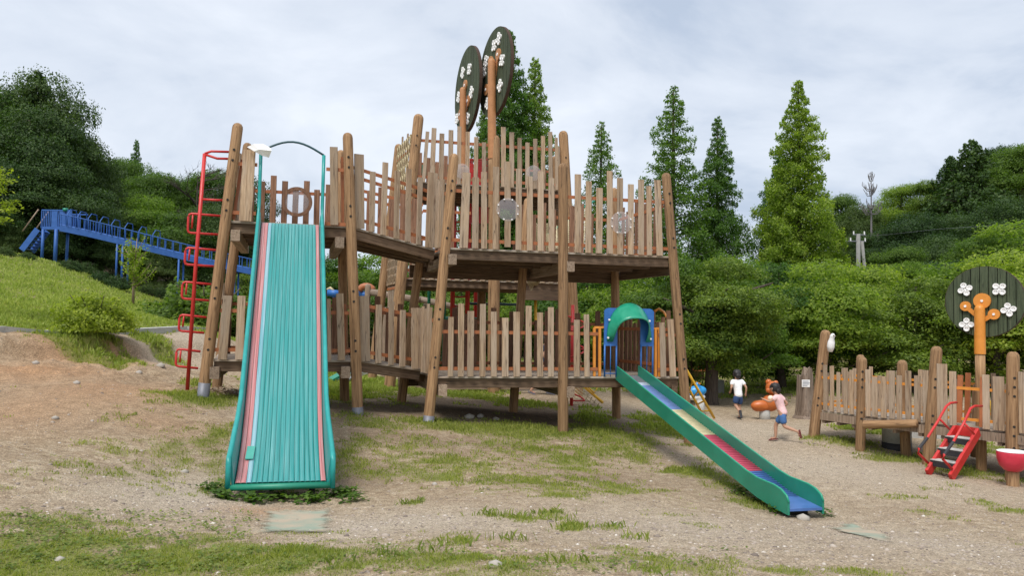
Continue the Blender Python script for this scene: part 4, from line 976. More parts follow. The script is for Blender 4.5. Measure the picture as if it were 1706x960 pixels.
# ------------------------------------------------------------------ painted wooden tree signs
def treesign(name, base, top, disc_c, rad, nrm, label, pole_r, flowers, branches, orange_from, parent_group='painted wooden tree signs'):
    nrm = Vector(nrm).normalized(); sx_ = UP.cross(nrm).normalized(); sz = nrm.cross(sx_).normalized()
    if sz.z < 0: sz = -sz
    t = thing(name, base, label, 'sign'); t['group'] = parent_group
    npk = 9; w = 2 * rad / npk; Cc = Vector(disc_c)
    M = Matrix(((sx_.x, -nrm.x, sz.x, Cc.x), (sx_.y, -nrm.y, sz.y, Cc.y), (sx_.z, -nrm.z, sz.z, Cc.z), (0, 0, 0, 1)))   # local: x across, -y out of the face, z up
    th = .035
    for k in range(npk):
        x0, x1 = -rad + k * w + .011 * rad, -rad + (k + 1) * w - .011 * rad; top_ = []; bot = []
        for q in range(6):
            x = x0 + (x1 - x0) * q / 5; h = math.sqrt(max(0, rad * rad - x * x)); top_.append((x, h)); bot.append((x, -h))
        poly = bot + top_[::-1]; n = len(poly); V = [(x, -th, z) for x, z in poly] + [(x, th, z) for x, z in poly]
        obj('disc_plank', V, [tuple(range(n)), tuple(range(2 * n - 1, n - 1, -1))] + [(i, n + i, n + (i + 1) % n, (i + 1) % n) for i in range(n)], 'signgreen', t, M)
    n = 40; V = [(rad * .99 * math.cos(math.tau * k / n), y, rad * .99 * math.sin(math.tau * k / n)) for y in (th + .002, th + .02) for k in range(n)]
    obj('backing', V, [tuple(range(n)), tuple(range(2 * n - 1, n - 1, -1))] + [(i, n + i, n + (i + 1) % n, (i + 1) % n) for i in range(n)], 'signedge', t, M)
    # rim band
    V = []; F = []; n = 56
    for k in range(n):
        a = math.tau * k / n
        for rr, y in ((rad * 1.002, -th * .8), (rad * 1.012, -th * .8), (rad * 1.012, th * 1.6), (rad * 1.002, th * 1.6)): V.append((rr * math.cos(a), y, rr * math.sin(a)))
    for k in range(n):
        for q in range(4): F.append((k * 4 + q, k * 4 + (q + 1) % 4, ((k + 1) % n) * 4 + (q + 1) % 4, ((k + 1) % n) * 4 + q))
    obj('rim', V, F, 'signedge', t, M)
    def disc(nm, x, z, r_, mat, par, y0=-th - .03, y1=-th, dish=False):
        n = 20; V = []; F = []
        rings = [(r_, y1), (r_, y0), (r_ * .62, y0 + (.0)), (r_ * .45, y0 + (.018 if dish else 0)), (0.001, y0 + (.004 if dish else 0))]
        for rr, y in rings:
            for k in range(n): V.append((x + rr * math.cos(math.tau * k / n), y, z + rr * math.sin(math.tau * k / n)))
        for i in range(len(rings) - 1):
            for k in range(n): F.append((i * n + k, i * n + (k + 1) % n, (i + 1) * n + (k + 1) % n, (i + 1) * n + k))
        return obj(nm, V, F, mat, par, M)
    for fx, fz, ang in flowers:
        fx *= rad; fz *= rad; fr = (.078 if rad < 1 else .060) * rad
        c = disc('flower', fx, fz, fr * .5, 'white', t, -th - .02)
        for k in range(4):
            a = ang + k * math.pi / 2; px_, pz = fx + math.cos(a) * fr * 1.5, fz + math.sin(a) * fr * 1.5
            p = disc('petal', px_, pz, fr, 'white', c, -th - .035, -th, True)
    for bx, bz, br, ax, az in branches:
        bx *= rad; bz *= rad; br *= rad; ax *= rad; az *= rad
        c = disc('branch', bx, bz, br, 'orange_bright' if rad < 1 else 'orange_dull', t, -th - .045, -th)
        a, b_ = Vector((bx, -th - .025, bz)), Vector((ax, -th - .025, az))
        if (a - b_).length > .05:
            V, F = boxv(a, b_, br * .8, .035, Vector((1, 0, 1)) if abs((b_ - a).normalized().dot(Vector((1, 0, 1)).normalized())) < .9 else Vector((1, 0, 0))); obj('branch_arm', [v for v in V], F, 'orange_bright' if rad < 1 else 'orange_dull', c, M)
        V, F = tubev([(bx, -th - .045, bz), (bx, -th - .06, bz)], .022 * rad / .62, 8); obj('bolt', V, F, 'white', c, M)
    base, top = Vector(base), Vector(top); mid = base.lerp(top, orange_from)
    logpost('pole', base - UP * .4, mid, pole_r * 1.0, 'log', t, 16, False)
    pl = logpost('painted_pole', mid - UP * .0, top, pole_r * 1.06, 'orange_bright' if rad < 1 else 'orange_dull', t, 16, True)
    # climbing pegs
    return t, M
B4 = [(-.46, .60, .15), (.33, .62, .55), (.55, .04, .2), (-.48, -.42, .0)]
gb = W(1628, 782, 13.7); gb.z = g1(gb.x, gb.y)
dc = W(1637, 503, 13.62)
fl = [(-.47, .36, .35), (.38, .35, .75), (.60, -.23, .2), (-.44, -.66, 0.0)]
br = [(-.04, .02, .22, -.04, -.1), (-.46, -.13, .14, -.16, -.42), (.25, -.36, .15, .0, -.52)]
tp = W(1632, 508, 13.5)
sn = Vector((-.70, -.71, 0)).normalized(); dc = Vector((tp.x, tp.y, dc.z)) - sn * .145 + Vector((.71, -.70, 0)) * .045
treesign('tree_sign', Vector((tp.x, tp.y, gb.z)), tp, dc, .62, sn, 'round dark green plank sign with white flowers, standing over the low deck', .082, fl, br, .70)
# the two big ones, turned nearly edge-on
c2 = W(825, 121, 19.9); b2 = UV(FP(822, 225, VB)[0], VB, FP(822, 225, VB)[1])
n2 = Vector((-.925, -.38, 0))
fl2 = [(-.50, .42, .3), (.02, .62, .6), (.30, .68, .1), (.52, .12, .5), (.42, -.42, 0.), (-.62, .20, .7), (-.35, -.62, .2)]
br2 = [(-.18, .30, .13, -.18, .1), (.30, .32, .13, .1, -.2), (-.42, -.28, .13, -.1, -.4)]
pz = W(820, 100, 19.75)
treesign('tall_tree_sign', b2 - UP * 1.5, W(819, 97, 19.62), c2, 1.16, n2, 'higher of the two green flower discs on orange poles above the tower', .10, fl2, br2, .25)
c1 = W(779, 150, 21.3)
fl1 = [(-.30, .50, .2), (.25, .42, .5), (-.62, .0, .3), (.45, -.18, .1), (-.72, -.50, .6), (.18, -.72, .3)]
br1 = [(-.05, .12, .13, -.05, -.1), (.22, -.32, .13, .0, -.62), (-.42, -.48, .13, -.1, -.66)]
treesign('tall_tree_sign', Vector((W(772, 300, 21.1).x, 21.1, W(772, 300, 21.1).z)), W(771, 145, 21.02), c1, 1.20, Vector((-.94, -.34, 0)), 'lower of the two tall green plank discs, rising behind the left half of the tower', .085, fl1, br1, .15)
# ------------------------------------------------------------------ low play deck at the right
low = thing('low_play_deck', W(1500, 760, 14.2), 'low wooden play deck with picket railings and log posts at the right edge', 'play deck')
def LP(px0, py0, px1, py1, Y, r=.085, Yt=None, lv=()):
    a, b_ = W(px0, py0, Y), W(px1, py1, Yt or Y); a = a - (b_ - a).normalized() * .3
    return logpost('post', a, b_, r, 'log', low, 16, True, lv, (-.35, -1, 0))
ZR = .36
LP(1356, 728, 1376, 550, 15.8, .105, lv=(.45, .6, 1.15, 1.3)); LP(1433, 750, 1437, 595, 14.9, .088, lv=(.42, .3, .9, 1.05, 1.2)); LP(1546, 778, 1561, 577, 13.8, .1, lv=(1.0, 1.15, .5, .35)); LP(1686, 803, 1688, 586, 12.8, .1, lv=(.1, .3, .45, .95, 1.1, 1.25))
LP(1430, 720, 1434, 591, 16.9, .09); LP(1503, 735, 1503, 600, 15.6, .1); LP(1509, 752, 1506, 705, 14.6, .09); LP(1626, 735, 1628, 640, 14.4, .085)
pts = [W(1362, 683, 15.8), W(1433, 691, 14.9), W(1552, 702, 13.8), W(1687, 719, 12.8), W(1790, 728, 12.0)]
pts = [Vector((p.x, p.y, ZR)) for p in pts]
back = [Vector((p.x + 1.05, p.y + .85, ZR)) for p in pts]
for i in range(4):
    a, b_, c, d = pts[i], pts[i + 1], back[i + 1], back[i]; mb = MB()
    mb.add(*boxv(a - UP * .12 + (b_ - a) * .02, b_ - UP * .12 - (b_ - a) * .02, .15, .06, UP)); mb.add(*boxv(d - UP * .12, c - UP * .12, .15, .06, UP))
    for s in (.15, .5, .85): mb.add(*boxv(a.lerp(b_, s) - UP * .2, d.lerp(c, s) - UP * .2, .12, .07, UP))
    dk = mb.build('deck', 'beam_light', low)
    for k in range(8):
        s = (k + .5) / 8; board('deck_board', a.lerp(d, s) - UP * .02, b_.lerp(c, s) - UP * .02, .145, .036, (d - a), 'deck', dk)
def lowrail(a, b_, picks, Ya, Yb, mat='picket', rails=(.13, .66), off=.0):
    """pickets sighted on the vertical plane through a and b"""
    nrm = (b_ - a).cross(UP).normalized(); mb = RailSet()
    for h in rails: mb.add(*boxv(a + UP * h, b_ + UP * h, .05, .012, UP))
    r_ = mb.build('railing', 'orange_bright', low)
    for x, w, yt in picks:
        d = ray(x, yt); t = (a - EYE).dot(nrm) / d.dot(nrm); p = EYE + d * t; q = Vector((p.x, p.y, ZR))
        fs = abs((b_ - a).normalized().x); ww = w * p.y / FPX * 1.08
        nn = nrm if nrm.y < 0 else -nrm
        board('picket', q + nn * .02, p + nn * .02, min(ww, .2), .032, (b_ - a), mat, r_)
    return r_
lowrail(pts[0], pts[1], [(1376, 7, 609), (1387, 7, 610), (1398, 6, 620), (1410, 7, 613), (1420, 7, 617)], 15.8, 14.9)
lowrail(pts[1], pts[2], [(1447, 8, 616), (1458, 9, 628), (1473, 9, 627), (1487, 9, 618), (1499, 8, 626), (1514, 9, 618), (1529, 9, 626), (1543, 9, 617)], 14.9, 13.8)
lowrail(pts[2], pts[3], [(1570, 15, 607), (1588, 10, 619), (1643, 10, 625), (1664, 16, 628)], 13.8, 12.8)
lowrail(pts[3], pts[4], [(1703, 9, 620), (1716, 9, 615), (1730, 9, 622), (1745, 9, 614)], 12.8, 12.0)
def autolow(a, b_, mat='picket', n=None, w=.1):
    L_ = (b_ - a).length; n = n or int(L_ / .2); mb = RailSet()
    for h in (.13, .66): mb.add(*boxv(a + UP * h, b_ + UP * h, .05, .012, UP))
    r_ = mb.build('railing', 'orange_bright', low)
    for k in range(n):
        p = a.lerp(b_, (k + .5) / n); board('picket', p, p + UP * (.82, .74, .88, .70)[k % 4], w * .8, .03, (b_ - a), mat, r_)
for i in range(4): autolow(back[i], back[i + 1])
autolow(pts[0].lerp(back[0], .05), back[0])
for x0, yt, yb in ((1598, 625, 705), (1611, 622, 700)):
    a = W(x0, yb, 13.45 if x0 < 1605 else 14.0); b_ = W(x0 + 2, yt, 13.45 if x0 < 1605 else 14.0); board('gate_frame', a, b_, .085, .05, Vector((1, -1, 0)), 'orange', low)
board('gate_frame', W(1634, 712, 13.15), W(1636, 628, 13.15), .05, .05, Vector((1, -1, 0)), 'orange', low)
# orange hoop and yellow post behind
tube('hoop', [W(1440, 640, 16), W(1444, 620, 16), W(1441, 610, 16), W(1436, 614, 16)], .022, 'orange_bright', low)
tube('yellow_post', [W(1654, 700, 15), W(1653, 668, 15)], .04, 'yellow', low)
# the log crosspiece and concrete pipe below the middle bay
logpost('log_beam', W(1440, 708, 14.6), W(1528, 706, 13.9), .075, 'log', low, 12, False)
pc = W(1494, 748, 15.2); gzp = g1(pc.x, pc.y)
pipe = thing('concrete_pipe', (pc.x, pc.y, gzp), 'upright grey concrete pipe standing in the grass beneath the low deck', 'pipe')
V, F = tubev([(pc.x, pc.y, gzp - .1), (pc.x, pc.y, gzp + .13)], .27, 24); obj('dark_collar', V, F, 'black', pipe, None, True)
V, F = tubev([(pc.x, pc.y, gzp + .13), (pc.x, pc.y, .22)], .265, 24); obj('pipe_body', V, F, 'concrete', pipe, None, True)
pc = W(1535, 752, 16.5)
V, F = boxv((pc.x - .5, pc.y, g1(pc.x, pc.y) + .12), (pc.x + .8, pc.y + .3, g1(pc.x, pc.y) + .12), .34, .3, UP); o = obj('kerb_block', V, F, 'concrete'); tag(o, 'low grey concrete block in the grass behind the red steps', 'block')
# white heron figure on the first post
hp = W(1385, 574, 15.6)
her = thing('bird_figure', W(1384, 586, 15.6), 'small white wooden bird figure fixed beside the top of the leaning post', 'figure')
mb = MB(); prof_ = [(W(1383, 586, 15.6), .045), (W(1384, 578, 15.58), .075), (W(1385, 570, 15.56), .07), (W(1386, 564, 15.55), .045), (W(1387, 560, 15.53), .05), (W(1388, 557.5, 15.5), .03)]
V, F = tubev([p for p, _ in prof_], [r_ for _, r_ in prof_], 12); obj('body', V, F, 'white', her, None, True)
V, F = tubev([W(1388, 559, 15.5), W(1392, 560, 15.42)], [.02, .005], 8); obj('beak', V, F, 'stone', her)
# red steps
st = thing('red_steps', W(1570, 785, 12.7), 'red metal steps with black treads and handrails leading up to the low deck', 'steps')
TL, TR = W(1592, 706, 13.3), W(1630, 712, 12.95); BL, BR = W(1545, 782, 12.75), W(1584, 794, 12.35)
TL.z = TR.z = ZR - .03
for q in (BL, BR): q.z = g1(q.x, q.y) + .02
for a, b_ in ((TL, BL), (TR, BR)):
    V, F = boxv(a, b_, .14, .05, UP); obj('stringer', V, F, 'red', st)
V, F = boxv(TL - UP * .02, TR - UP * .02, .16, .03, UP); obj('top_plate', V, F, 'red', st)
for k, s in enumerate((.24, .50, .76)):
    a, b_ = TL.lerp(BL, s), TR.lerp(BR, s); V, F = boxv(a, b_, .10, .20, UP); o = obj('tread', V, F, 'black', st)
    fwd = ((BL - TL) - UP * (BL - TL).z).normalized()
    V, F = boxv(a + UP * .055 , b_ + UP * .055, .012, .21, UP); obj('tread_top', V, F, 'concrete', o)
for xo, (T_, Bt), m1 in ((0, (TL, BL), 0), (0, (TR, BR), 0)):
    pass
def HR(pts, Ys): 
    P_ = [W(px, py, Y) for (px, py), Y in zip(pts, Ys)]
    h = tube('handrail', P_, .021, 'red', st, 8); return h, P_
h1, P1 = HR([(1594, 671), (1583, 672), (1576, 678), (1562, 703), (1545, 730), (1531, 748), (1530, 756), (1546, 772)], [13.2, 13.1, 13.05, 12.9, 12.75, 12.65, 12.65, 12.75])
h2, P2 = HR([(1636, 677), (1624, 677), (1617, 681), (1605, 707), (1588, 737), (1573, 758), (1571, 766), (1586, 782)], [12.9, 12.8, 12.7, 12.6, 12.45, 12.3, 12.3, 12.38])
for h, P_ in ((h1, P1), (h2, P2)):
    V, F = tubev([P_[4], P_[5]], .025, 8); obj('grip', V, F, 'black', h)
tube('rail_strut', [W(1566, 699, 12.9), W(1582, 716, 12.98)], .018, 'red', h1); tube('rail_strut', [W(1607, 706, 12.6), W(1623, 724, 12.65)], .018, 'red', h2)
# red bowls
for px, Y, lab in ((1687, 12.2, 'round red bowl on a stump post below the corner post at the right edge'), (1722, 12.6, 'second round red bowl cut off by the right picture edge')):
    c = W(px, 753, Y); rr = .225; bw = thing('play_bowl', (c.x, c.y, g1(c.x, c.y)), lab, 'bowl', 'red play bowls')
    V = []; F = []; n = 28; pr = [(rr * .98, .0), (rr, -.03), (rr * .97, -.12), (rr * .82, -.22), (rr * .55, -.29), (rr * .25, -.315), (.02, -.32)]
    for r_, z in pr:
        for k in range(n): V.append((c.x + r_ * math.cos(math.tau * k / n), c.y + r_ * math.sin(math.tau * k / n), c.z + z))
    for i in range(len(pr) - 1):
        for k in range(n): F.append((i * n + k, (i + 1) * n + k, (i + 1) * n + (k + 1) % n, i * n + (k + 1) % n))
    obj('bowl', V, F, paint('bowl_red', (.55, .03, .06), .3, .05), bw, None, True)
    V = [(c.x + r_ * math.cos(math.tau * k / n), c.y + r_ * math.sin(math.tau * k / n), c.z + z) for r_, z in ((rr * .98, .004), (rr * .9, .012), (rr * .5, -.02), (.01, -.03)) for k in range(n)]
    F = [(i * n + k, i * n + (k + 1) % n, (i + 1) * n + (k + 1) % n, (i + 1) * n + k) for i in range(3) for k in range(n)]
    obj('bowl_top', V, F, 'white', bw, None, True)
    logpost('bowl_post', (c.x, c.y, g1(c.x, c.y) - .2), (c.x, c.y, c.z - .3), .09, 'log', bw, 14, False)

# ------------------------------------------------------------------ people
SKIN = paint('skin', (.42, .235, .155), .55, 0); HAIRM = paint('hair_black', (.012, .010, .010), .5, 0, sc=40)
DENIM = paint('denim', (.028, .065, .17), .9, .05, sc=20); DENIM2 = paint('denim_light', (.05, .13, .32), .9, .05, sc=20)
def skinned(name, nodes, edges, mat, parent, M, root='pelvis', sub=2):
    names = list(nodes); me = bpy.data.meshes.new(name); me.from_pydata([nodes[k][0] for k in names], [(names.index(a), names.index(b_)) for a, b_ in edges], []); me.update(); me.materials.append(mat)
    o = link(name, me, parent, M); sk = o.modifiers.new('skin', 'SKIN'); sk.use_smooth_shade = True
    for k, sv in zip(names, me.skin_vertices[0].data):
        r_ = nodes[k][1]; sv.radius = r_ if isinstance(r_, tuple) else (r_, r_); sv.use_root = (k == root)
    sb = o.modifiers.new('sub', 'SUBSURF'); sb.levels = sub; sb.render_levels = sub; return o
def ball(c, rx, ry, rz, nu=16, nv=10, fn=None):
    V = []; F = []
    for i in range(nv + 1):
        ph = math.pi * i / nv
        for k in range(nu):
            th = math.tau * k / nu; p = Vector((math.sin(ph) * math.cos(th), math.sin(ph) * math.sin(th), math.cos(ph)))
            s = fn(p) if fn else 1.0; V.append((c[0] + p.x * rx * s, c[1] + p.y * ry * s, c[2] + p.z * rz * s))
    for i in range(nv):
        for k in range(nu): F.append((i * nu + k, (i + 1) * nu + k, (i + 1) * nu + (k + 1) % nu, i * nu + (k + 1) % nu))
    return V, F
def person(loc, H, heading, J, shirt, shorts, label, pigtails=False, shoe='black', sleeve=True):
    """joints in metres for a figure 1.2 m tall facing +y, x to its right; heading = rotation about z"""
    s = H / 1.2; M = Matrix.Translation(loc) @ Matrix.Rotation(heading, 4, 'Z') @ Matrix.Scale(s, 4)
    root = thing('person', loc, label, 'child' if H < 1.4 else 'adult')
    K = {k: Vector(v) for k, v in J.items()}
    nd = {'pelvis': (K['pelvis'], (.085, .075)), 'waist': (K['pelvis'].lerp(K['chest'], .5), (.075, .062)), 'chest': (K['chest'], (.092, .07)), 'neck': (K['neck'], .038), 'headlow': (K['neck'].lerp(K['head'], .45), (.055, .06)), 'head': (K['head'], (.078, .088)), 'crown': (K['head'] + (K['head'] - K['neck']).normalized() * .06, (.05, .055))}
    ed = [('pelvis', 'waist'), ('waist', 'chest'), ('chest', 'neck'), ('neck', 'headlow'), ('headlow', 'head'), ('head', 'crown')]
    for sd in 'lr':
        nd['sh' + sd] = (K['sh' + sd], .040); nd['el' + sd] = (K['el' + sd], .026); nd['wr' + sd] = (K['wr' + sd], .018)
        fd = (K['wr' + sd] - K['el' + sd]).normalized(); nd['palm' + sd] = (K['wr' + sd] + fd * .04, (.022, .012))
        nd['hip' + sd] = (K['hip' + sd], .066); nd['kn' + sd] = (K['kn' + sd], .042); nd['calf' + sd] = (K['kn' + sd].lerp(K['an' + sd], .35), .040); nd['an' + sd] = (K['an' + sd], .024)
        nd['toe' + sd] = (K['toe' + sd], (.026, .016))
        ed += [('chest', 'sh' + sd), ('sh' + sd, 'el' + sd), ('el' + sd, 'wr' + sd), ('wr' + sd, 'palm' + sd), ('pelvis', 'hip' + sd), ('hip' + sd, 'kn' + sd), ('kn' + sd, 'calf' + sd), ('calf' + sd, 'an' + sd), ('an' + sd, 'toe' + sd)]
        pz_ = nd['palm' + sd][0]; lat = fd.cross(Vector((0, 1, 0))).normalized()
        for q, (o_, ln) in enumerate(((-.014, .030), (-.005, .036), (.005, .034), (.014, .027))):
            nd['f%d%s' % (q, sd)] = (pz_ + lat * o_ + fd * .012, .006); nd['g%d%s' % (q, sd)] = (pz_ + lat * o_ * 1.15 + fd * ln + Vector((0, .008, 0)), .005)
            ed += [('palm' + sd, 'f%d%s' % (q, sd)), ('f%d%s' % (q, sd), 'g%d%s' % (q, sd))]
        nd['th' + sd] = (K['wr' + sd] + fd * .03 - lat * .030 + Vector((0, .014, 0)), .007); ed += [('wr' + sd, 'th' + sd)]
    body = skinned('body', nd, ed, SKIN, root, M)
    # shirt
    up = (K['chest'] - K['pelvis']).normalized()
    sh = {'hem': (K['pelvis'] - up * .095, (.112, .100)), 'waist': (K['pelvis'].lerp(K['chest'], .5), (.100, .082)), 'chest': (K['chest'], (.112, .088)), 'col': (K['chest'].lerp(K['neck'], .75), (.055, .05))}
    se = [('hem', 'waist'), ('waist', 'chest'), ('chest', 'col')]
    for sd in 'lr':
        sh['sh' + sd] = (K['sh' + sd], .055); sh['sl' + sd] = (K['sh' + sd].lerp(K['el' + sd], .62), .050); se += [('chest', 'sh' + sd), ('sh' + sd, 'sl' + sd)]
    skinned('shirt', sh, se, shirt, root, M, 'chest')
    so_ = {'pelvis': (K['pelvis'] + up * .05, (.104, .092)), 'low': (K['pelvis'] - up * .05, (.116, .106))}; se = [('pelvis', 'low')]
    for sd in 'lr':
        so_['hip' + sd] = (K['hip' + sd], .084); so_['cuff' + sd] = (K['hip' + sd].lerp(K['kn' + sd], .86), .072); se += [('low', 'hip' + sd), ('hip' + sd, 'cuff' + sd)]
    skinned('shorts', so_, se, shorts, root, M, 'pelvis')
    hd = K['head'] + Vector((0, -.012, .022)); jit = lambda p: 1 + .05 * math.sin(9 * p.x + 5 * p.z) + .05 * math.sin(13 * p.y - 7 * p.z)
    V, F = ball(hd, .097, .102, .102, 20, 14, lambda p: jit(p) * (1.0 if p.y < .35 or p.z > .35 else .72)); h = obj('hair', V, F, HAIRM, root, M, True)
    if pigtails:
        for sx_ in (-1, 1):
            V, F = ball((hd.x + sx_ * .105, hd.y - .02, hd.z + .03), .045, .045, .05, 12, 8, jit); obj('hair_bunch', V, F, HAIRM, h, M, True)
    else:
        V, F = ball((hd.x, hd.y - .07, hd.z - .055), .07, .05, .07, 12, 8, jit); obj('hair_bunch', V, F, HAIRM, h, M, True)
    for sx_ in (-1, 1):
        V, F = ball((hd.x + sx_ * .03, hd.y + .085, hd.z - .01), .009, .005, .007, 8, 6); obj('eye', V, F, 'dark', body, M, True)
        V, F = ball((hd.x + sx_ * .083, hd.y + .015, hd.z - .02), .012, .018, .024, 8, 6); obj('ear', V, F, SKIN, body, M, True)
    V, F = ball((hd.x, hd.y + .095, hd.z - .035), .010, .012, .014, 8, 6); obj('nose', V, F, SKIN, body, M, True)
    V, F = ball((hd.x, hd.y + .082, hd.z - .062), .020, .006, .005, 8, 6); obj('mouth', V, F, paint('lips', (.35, .12, .1), .5, 0), body, M, True)
    for sd in 'lr':
        a, t = K['an' + sd], K['toe' + sd]; d = (t - a); d2 = d.normalized()
        nrm_ = Vector((0, -d2.z, d2.y)); 
        V, F = boxv(a - d2 * .035 - nrm_ * .028, t + d2 * .03 - nrm_ * .018, .062, .018, (1, 0, 0)); sh_ = obj('shoe', V, F, shoe, root, M)
        for q in (.3, .75):
            p = a.lerp(t, q); V, F = tubev([p + Vector((-.03, 0, 0)) - nrm_ * .02, p + nrm_ * .022, p + Vector((.03, 0, 0)) - nrm_ * .02], .007, 6); obj('strap', V, F, shoe, sh_, M)
    return root
# joint sets (facing +y)
run1 = dict(pelvis=(0, 0, .60), chest=(0, .06, .86), neck=(0, .08, .965), head=(0, .10, 1.08), shl=(-.125, .06, .91), shr=(.125, .06, .91), ell=(-.19, -.02, .76), wrl=(-.17, .08, .66), elr=(.19, -.03, .77), wrr=(.20, .02, .61),
            hipl=(-.055, 0, .55), hipr=(.055, 0, .55), knl=(-.06, .03, .34), anl=(-.06, -.22, .20), toel=(-.06, -.27, .09), knr=(.06, .08, .31), anr=(.055, .02, .05), toer=(.055, .13, .025))
run2 = dict(pelvis=(0, 0, .60), chest=(0, .10, .85), neck=(0, .13, .955), head=(0, .17, 1.06), shl=(-.12, .10, .90), shr=(.12, .09, .90), ell=(-.19, .20, .80), wrl=(-.15, .33, .84), elr=(.17, -.04, .76), wrr=(.16, .10, .64),
            hipl=(-.055, 0, .55), hipr=(.055, 0, .55), knl=(-.055, -.05, .32), anl=(-.055, -.33, .24), toel=(-.055, -.36, .14), knr=(.055, .16, .33), anr=(.05, .16, .06), toer=(.05, .27, .03))
walk = dict(pelvis=(0, 0, .60), chest=(0, .05, .87), neck=(0, .08, .985), head=(0, .11, 1.10), shl=(-.13, .05, .92), shr=(.13, .05, .92), ell=(-.18, .10, .75), wrl=(-.15, .22, .68), elr=(.18, -.02, .75), wrr=(.16, .08, .62),
            hipl=(-.055, 0, .55), hipr=(.055, 0, .55), knl=(-.055, .12, .32), anl=(-.055, .13, .06), toel=(-.055, .24, .03), knr=(.055, -.06, .31), anr=(.055, -.24, .08), toer=(.055, -.14, .03))
p = G(1230, 699); person(p, 1.24, R(8), run1, paint('shirt_white', (.78, .79, .82), .9, 0, sc=30), DENIM, 'child in white T-shirt and dark denim shorts running away across the dirt, seen from behind', False)
p = G(1304, 737); person(p, 1.20, R(52), run2, paint('shirt_pink', (.78, .52, .53), .9, 0, sc=30), DENIM2, 'child in pink T-shirt and blue denim shorts running beside the orange spring rider', False, shoe=paint('sandal_red', (.15, .03, .03), .6, 0))
p = W(903, 664, 19.8); p.z = g1(p.x, p.y); person(p, 1.62, R(-80), walk, paint('shirt_navy', (.02, .03, .06), .9, 0), paint('shorts_navy', (.025, .03, .05), .9, 0), 'adult in dark navy clothes walking behind the lower deck, mostly hidden by the pickets', False, shoe=paint('sneaker', (.12, .13, .18), .7, .1))

# ------------------------------------------------------------------ spring riders, stump, ladders and toys behind
RO = paint('rider_orange', (.45, .115, .02), .3, .1); RCR = paint('rider_cream', (.75, .66, .52), .4, .05)
p = G(1274, 699); sc_ = p.y / FPX
rd = thing('spring_rider', p, 'orange animal spring rider with round head and big tail, between the two children', 'spring rider')
V, F = tubev([p - UP * .1, p + UP * .34], [.14, .125], 16); obj('pedestal', V, F, 'concrete', rd, None, True)
def off(dx, dz, dy=0): return p + Vector((dx * sc_, dy, (699 - dz) * sc_))
def rball(nm, px, py, rx, ry, mat, dy=0, tilt=None, par=rd, rdepth=None):
    c = p + Vector(((px - 1274) * sc_, dy, (699 - py) * sc_)); V, F = ball((0, 0, 0), rx * sc_, (rdepth or min(rx, ry)) * sc_, ry * sc_, 20, 14)
    M = Matrix.Translation(c) @ Matrix.Rotation(tilt or 0, 4, 'Y'); return obj(nm, V, F, mat, par, M, True)
bd = rball('body', 1284, 672, 15, 14, RO, 0, R(-10)); rball('seat', 1270, 677, 20, 9.5, RO, -.03); tl = rball('tail', 1262, 678, 9, 9, RO, .05, R(10))
hd_ = rball('head', 1287, 647, 11.5, 11, RO, 0); rball('ear', 1281, 638, 5, 5, RO, .03, None, hd_); rball('ear', 1293, 639, 4, 4, RO, .03, None, hd_)
rball('belly', 1281, 664, 5, 5, RCR, -.13, None, bd); rball('eye', 1280, 645, 1.5, 3.5, MT['dark'], -.15, None, hd_); rball('muzzle', 1278, 651, 4, 4, RO, -.08, None, hd_)
V, F = tubev([off(6, 650, -.2), off(6, 650, .2)], .02, 8); V, F = tubev([off(20, 652, -.2), off(20, 652, .2)], .02, 8); obj('handle', V, F, 'teal', rd)
# blue and white rider
q = G(1166, 690); sq = q.y / FPX
br_ = thing('spring_rider', q, 'blue and white animal spring rider behind the yellow ladder', 'spring rider')
def qb(nm, px, py, rx, ry, mat, tilt=0, par=br_, dy=0, dep=None):
    c = q + Vector(((px - 1166) * sq, dy, (690 - py) * sq)); V, F = ball((0, 0, 0), rx * sq, (dep or min(rx, ry)) * sq, ry * sq, 20, 14)
    return obj(nm, V, F, mat, par, Matrix.Translation(c) @ Matrix.Rotation(tilt, 4, 'Y'), True)
RB = paint('rider_blue', (.015, .26, .60), .3, .05)
bb = qb('body', 1160, 653, 17, 9.5, RB, R(-8)); qb('belly', 1159, 662, 16, 6.5, 'white', 0, bb); qb('fin', 1162, 643, 4, 5, RB, 0, bb); qb('tail', 1143, 659, 7, 5, 'white', R(20), bb)
V, F = tubev([q - UP * .1, q + UP * .36], [.13, .11], 14); obj('pedestal', V, F, 'concrete', br_, None, True)
V, F = tubev([q + Vector((-.05, -.2, .78)), q + Vector((-.05, .2, .78))], .018, 8); obj('handle', V, F, 'orange_bright', br_)
# stump with a notice
q = G(1341, 697); s_ = q.y / FPX; stp = thing('tree_stump', q, 'tall weathered tree stump with a small white notice pinned to it', 'stump'); V = []; F = []; n = 22
rr_ = random.Random(4)
lob = [1 + .13 * math.sin(3 * k * math.tau / n + 1) + .09 * rr_.uniform(-1, 1) for k in range(n)]
hts = [1.0 + (.16 if math.cos(k * math.tau / n) > -.1 and math.cos(k * math.tau / n) < .85 else -.03) + rr_.uniform(-.03, .03) for k in range(n)]
Hs = 72 * s_
for i, (z, r_) in enumerate([(-.1, 1.5), (.0, 1.35), (.06, 1.12), (.25, 1.0), (.6, .93), (.98, .88)]):
    for k in range(n):
        a = math.tau * k / n; R_ = 14 * s_ * r_ * lob[k]; zz = Hs * z if i < 5 else Hs * hts[k]; V.append((q.x + R_ * math.cos(a), q.y + R_ * math.sin(a), q.z + zz))
for i in range(5):
    for k in range(n): F.append((i * n + k, i * n + (k + 1) % n, (i + 1) * n + (k + 1) % n, (i + 1) * n + k))
V.append((q.x, q.y, q.z + Hs * .93)); F += [(5 * n + k, 5 * n + (k + 1) % n, len(V) - 1) for k in range(n)]
obj('trunk', V, F, 'stump', stp)
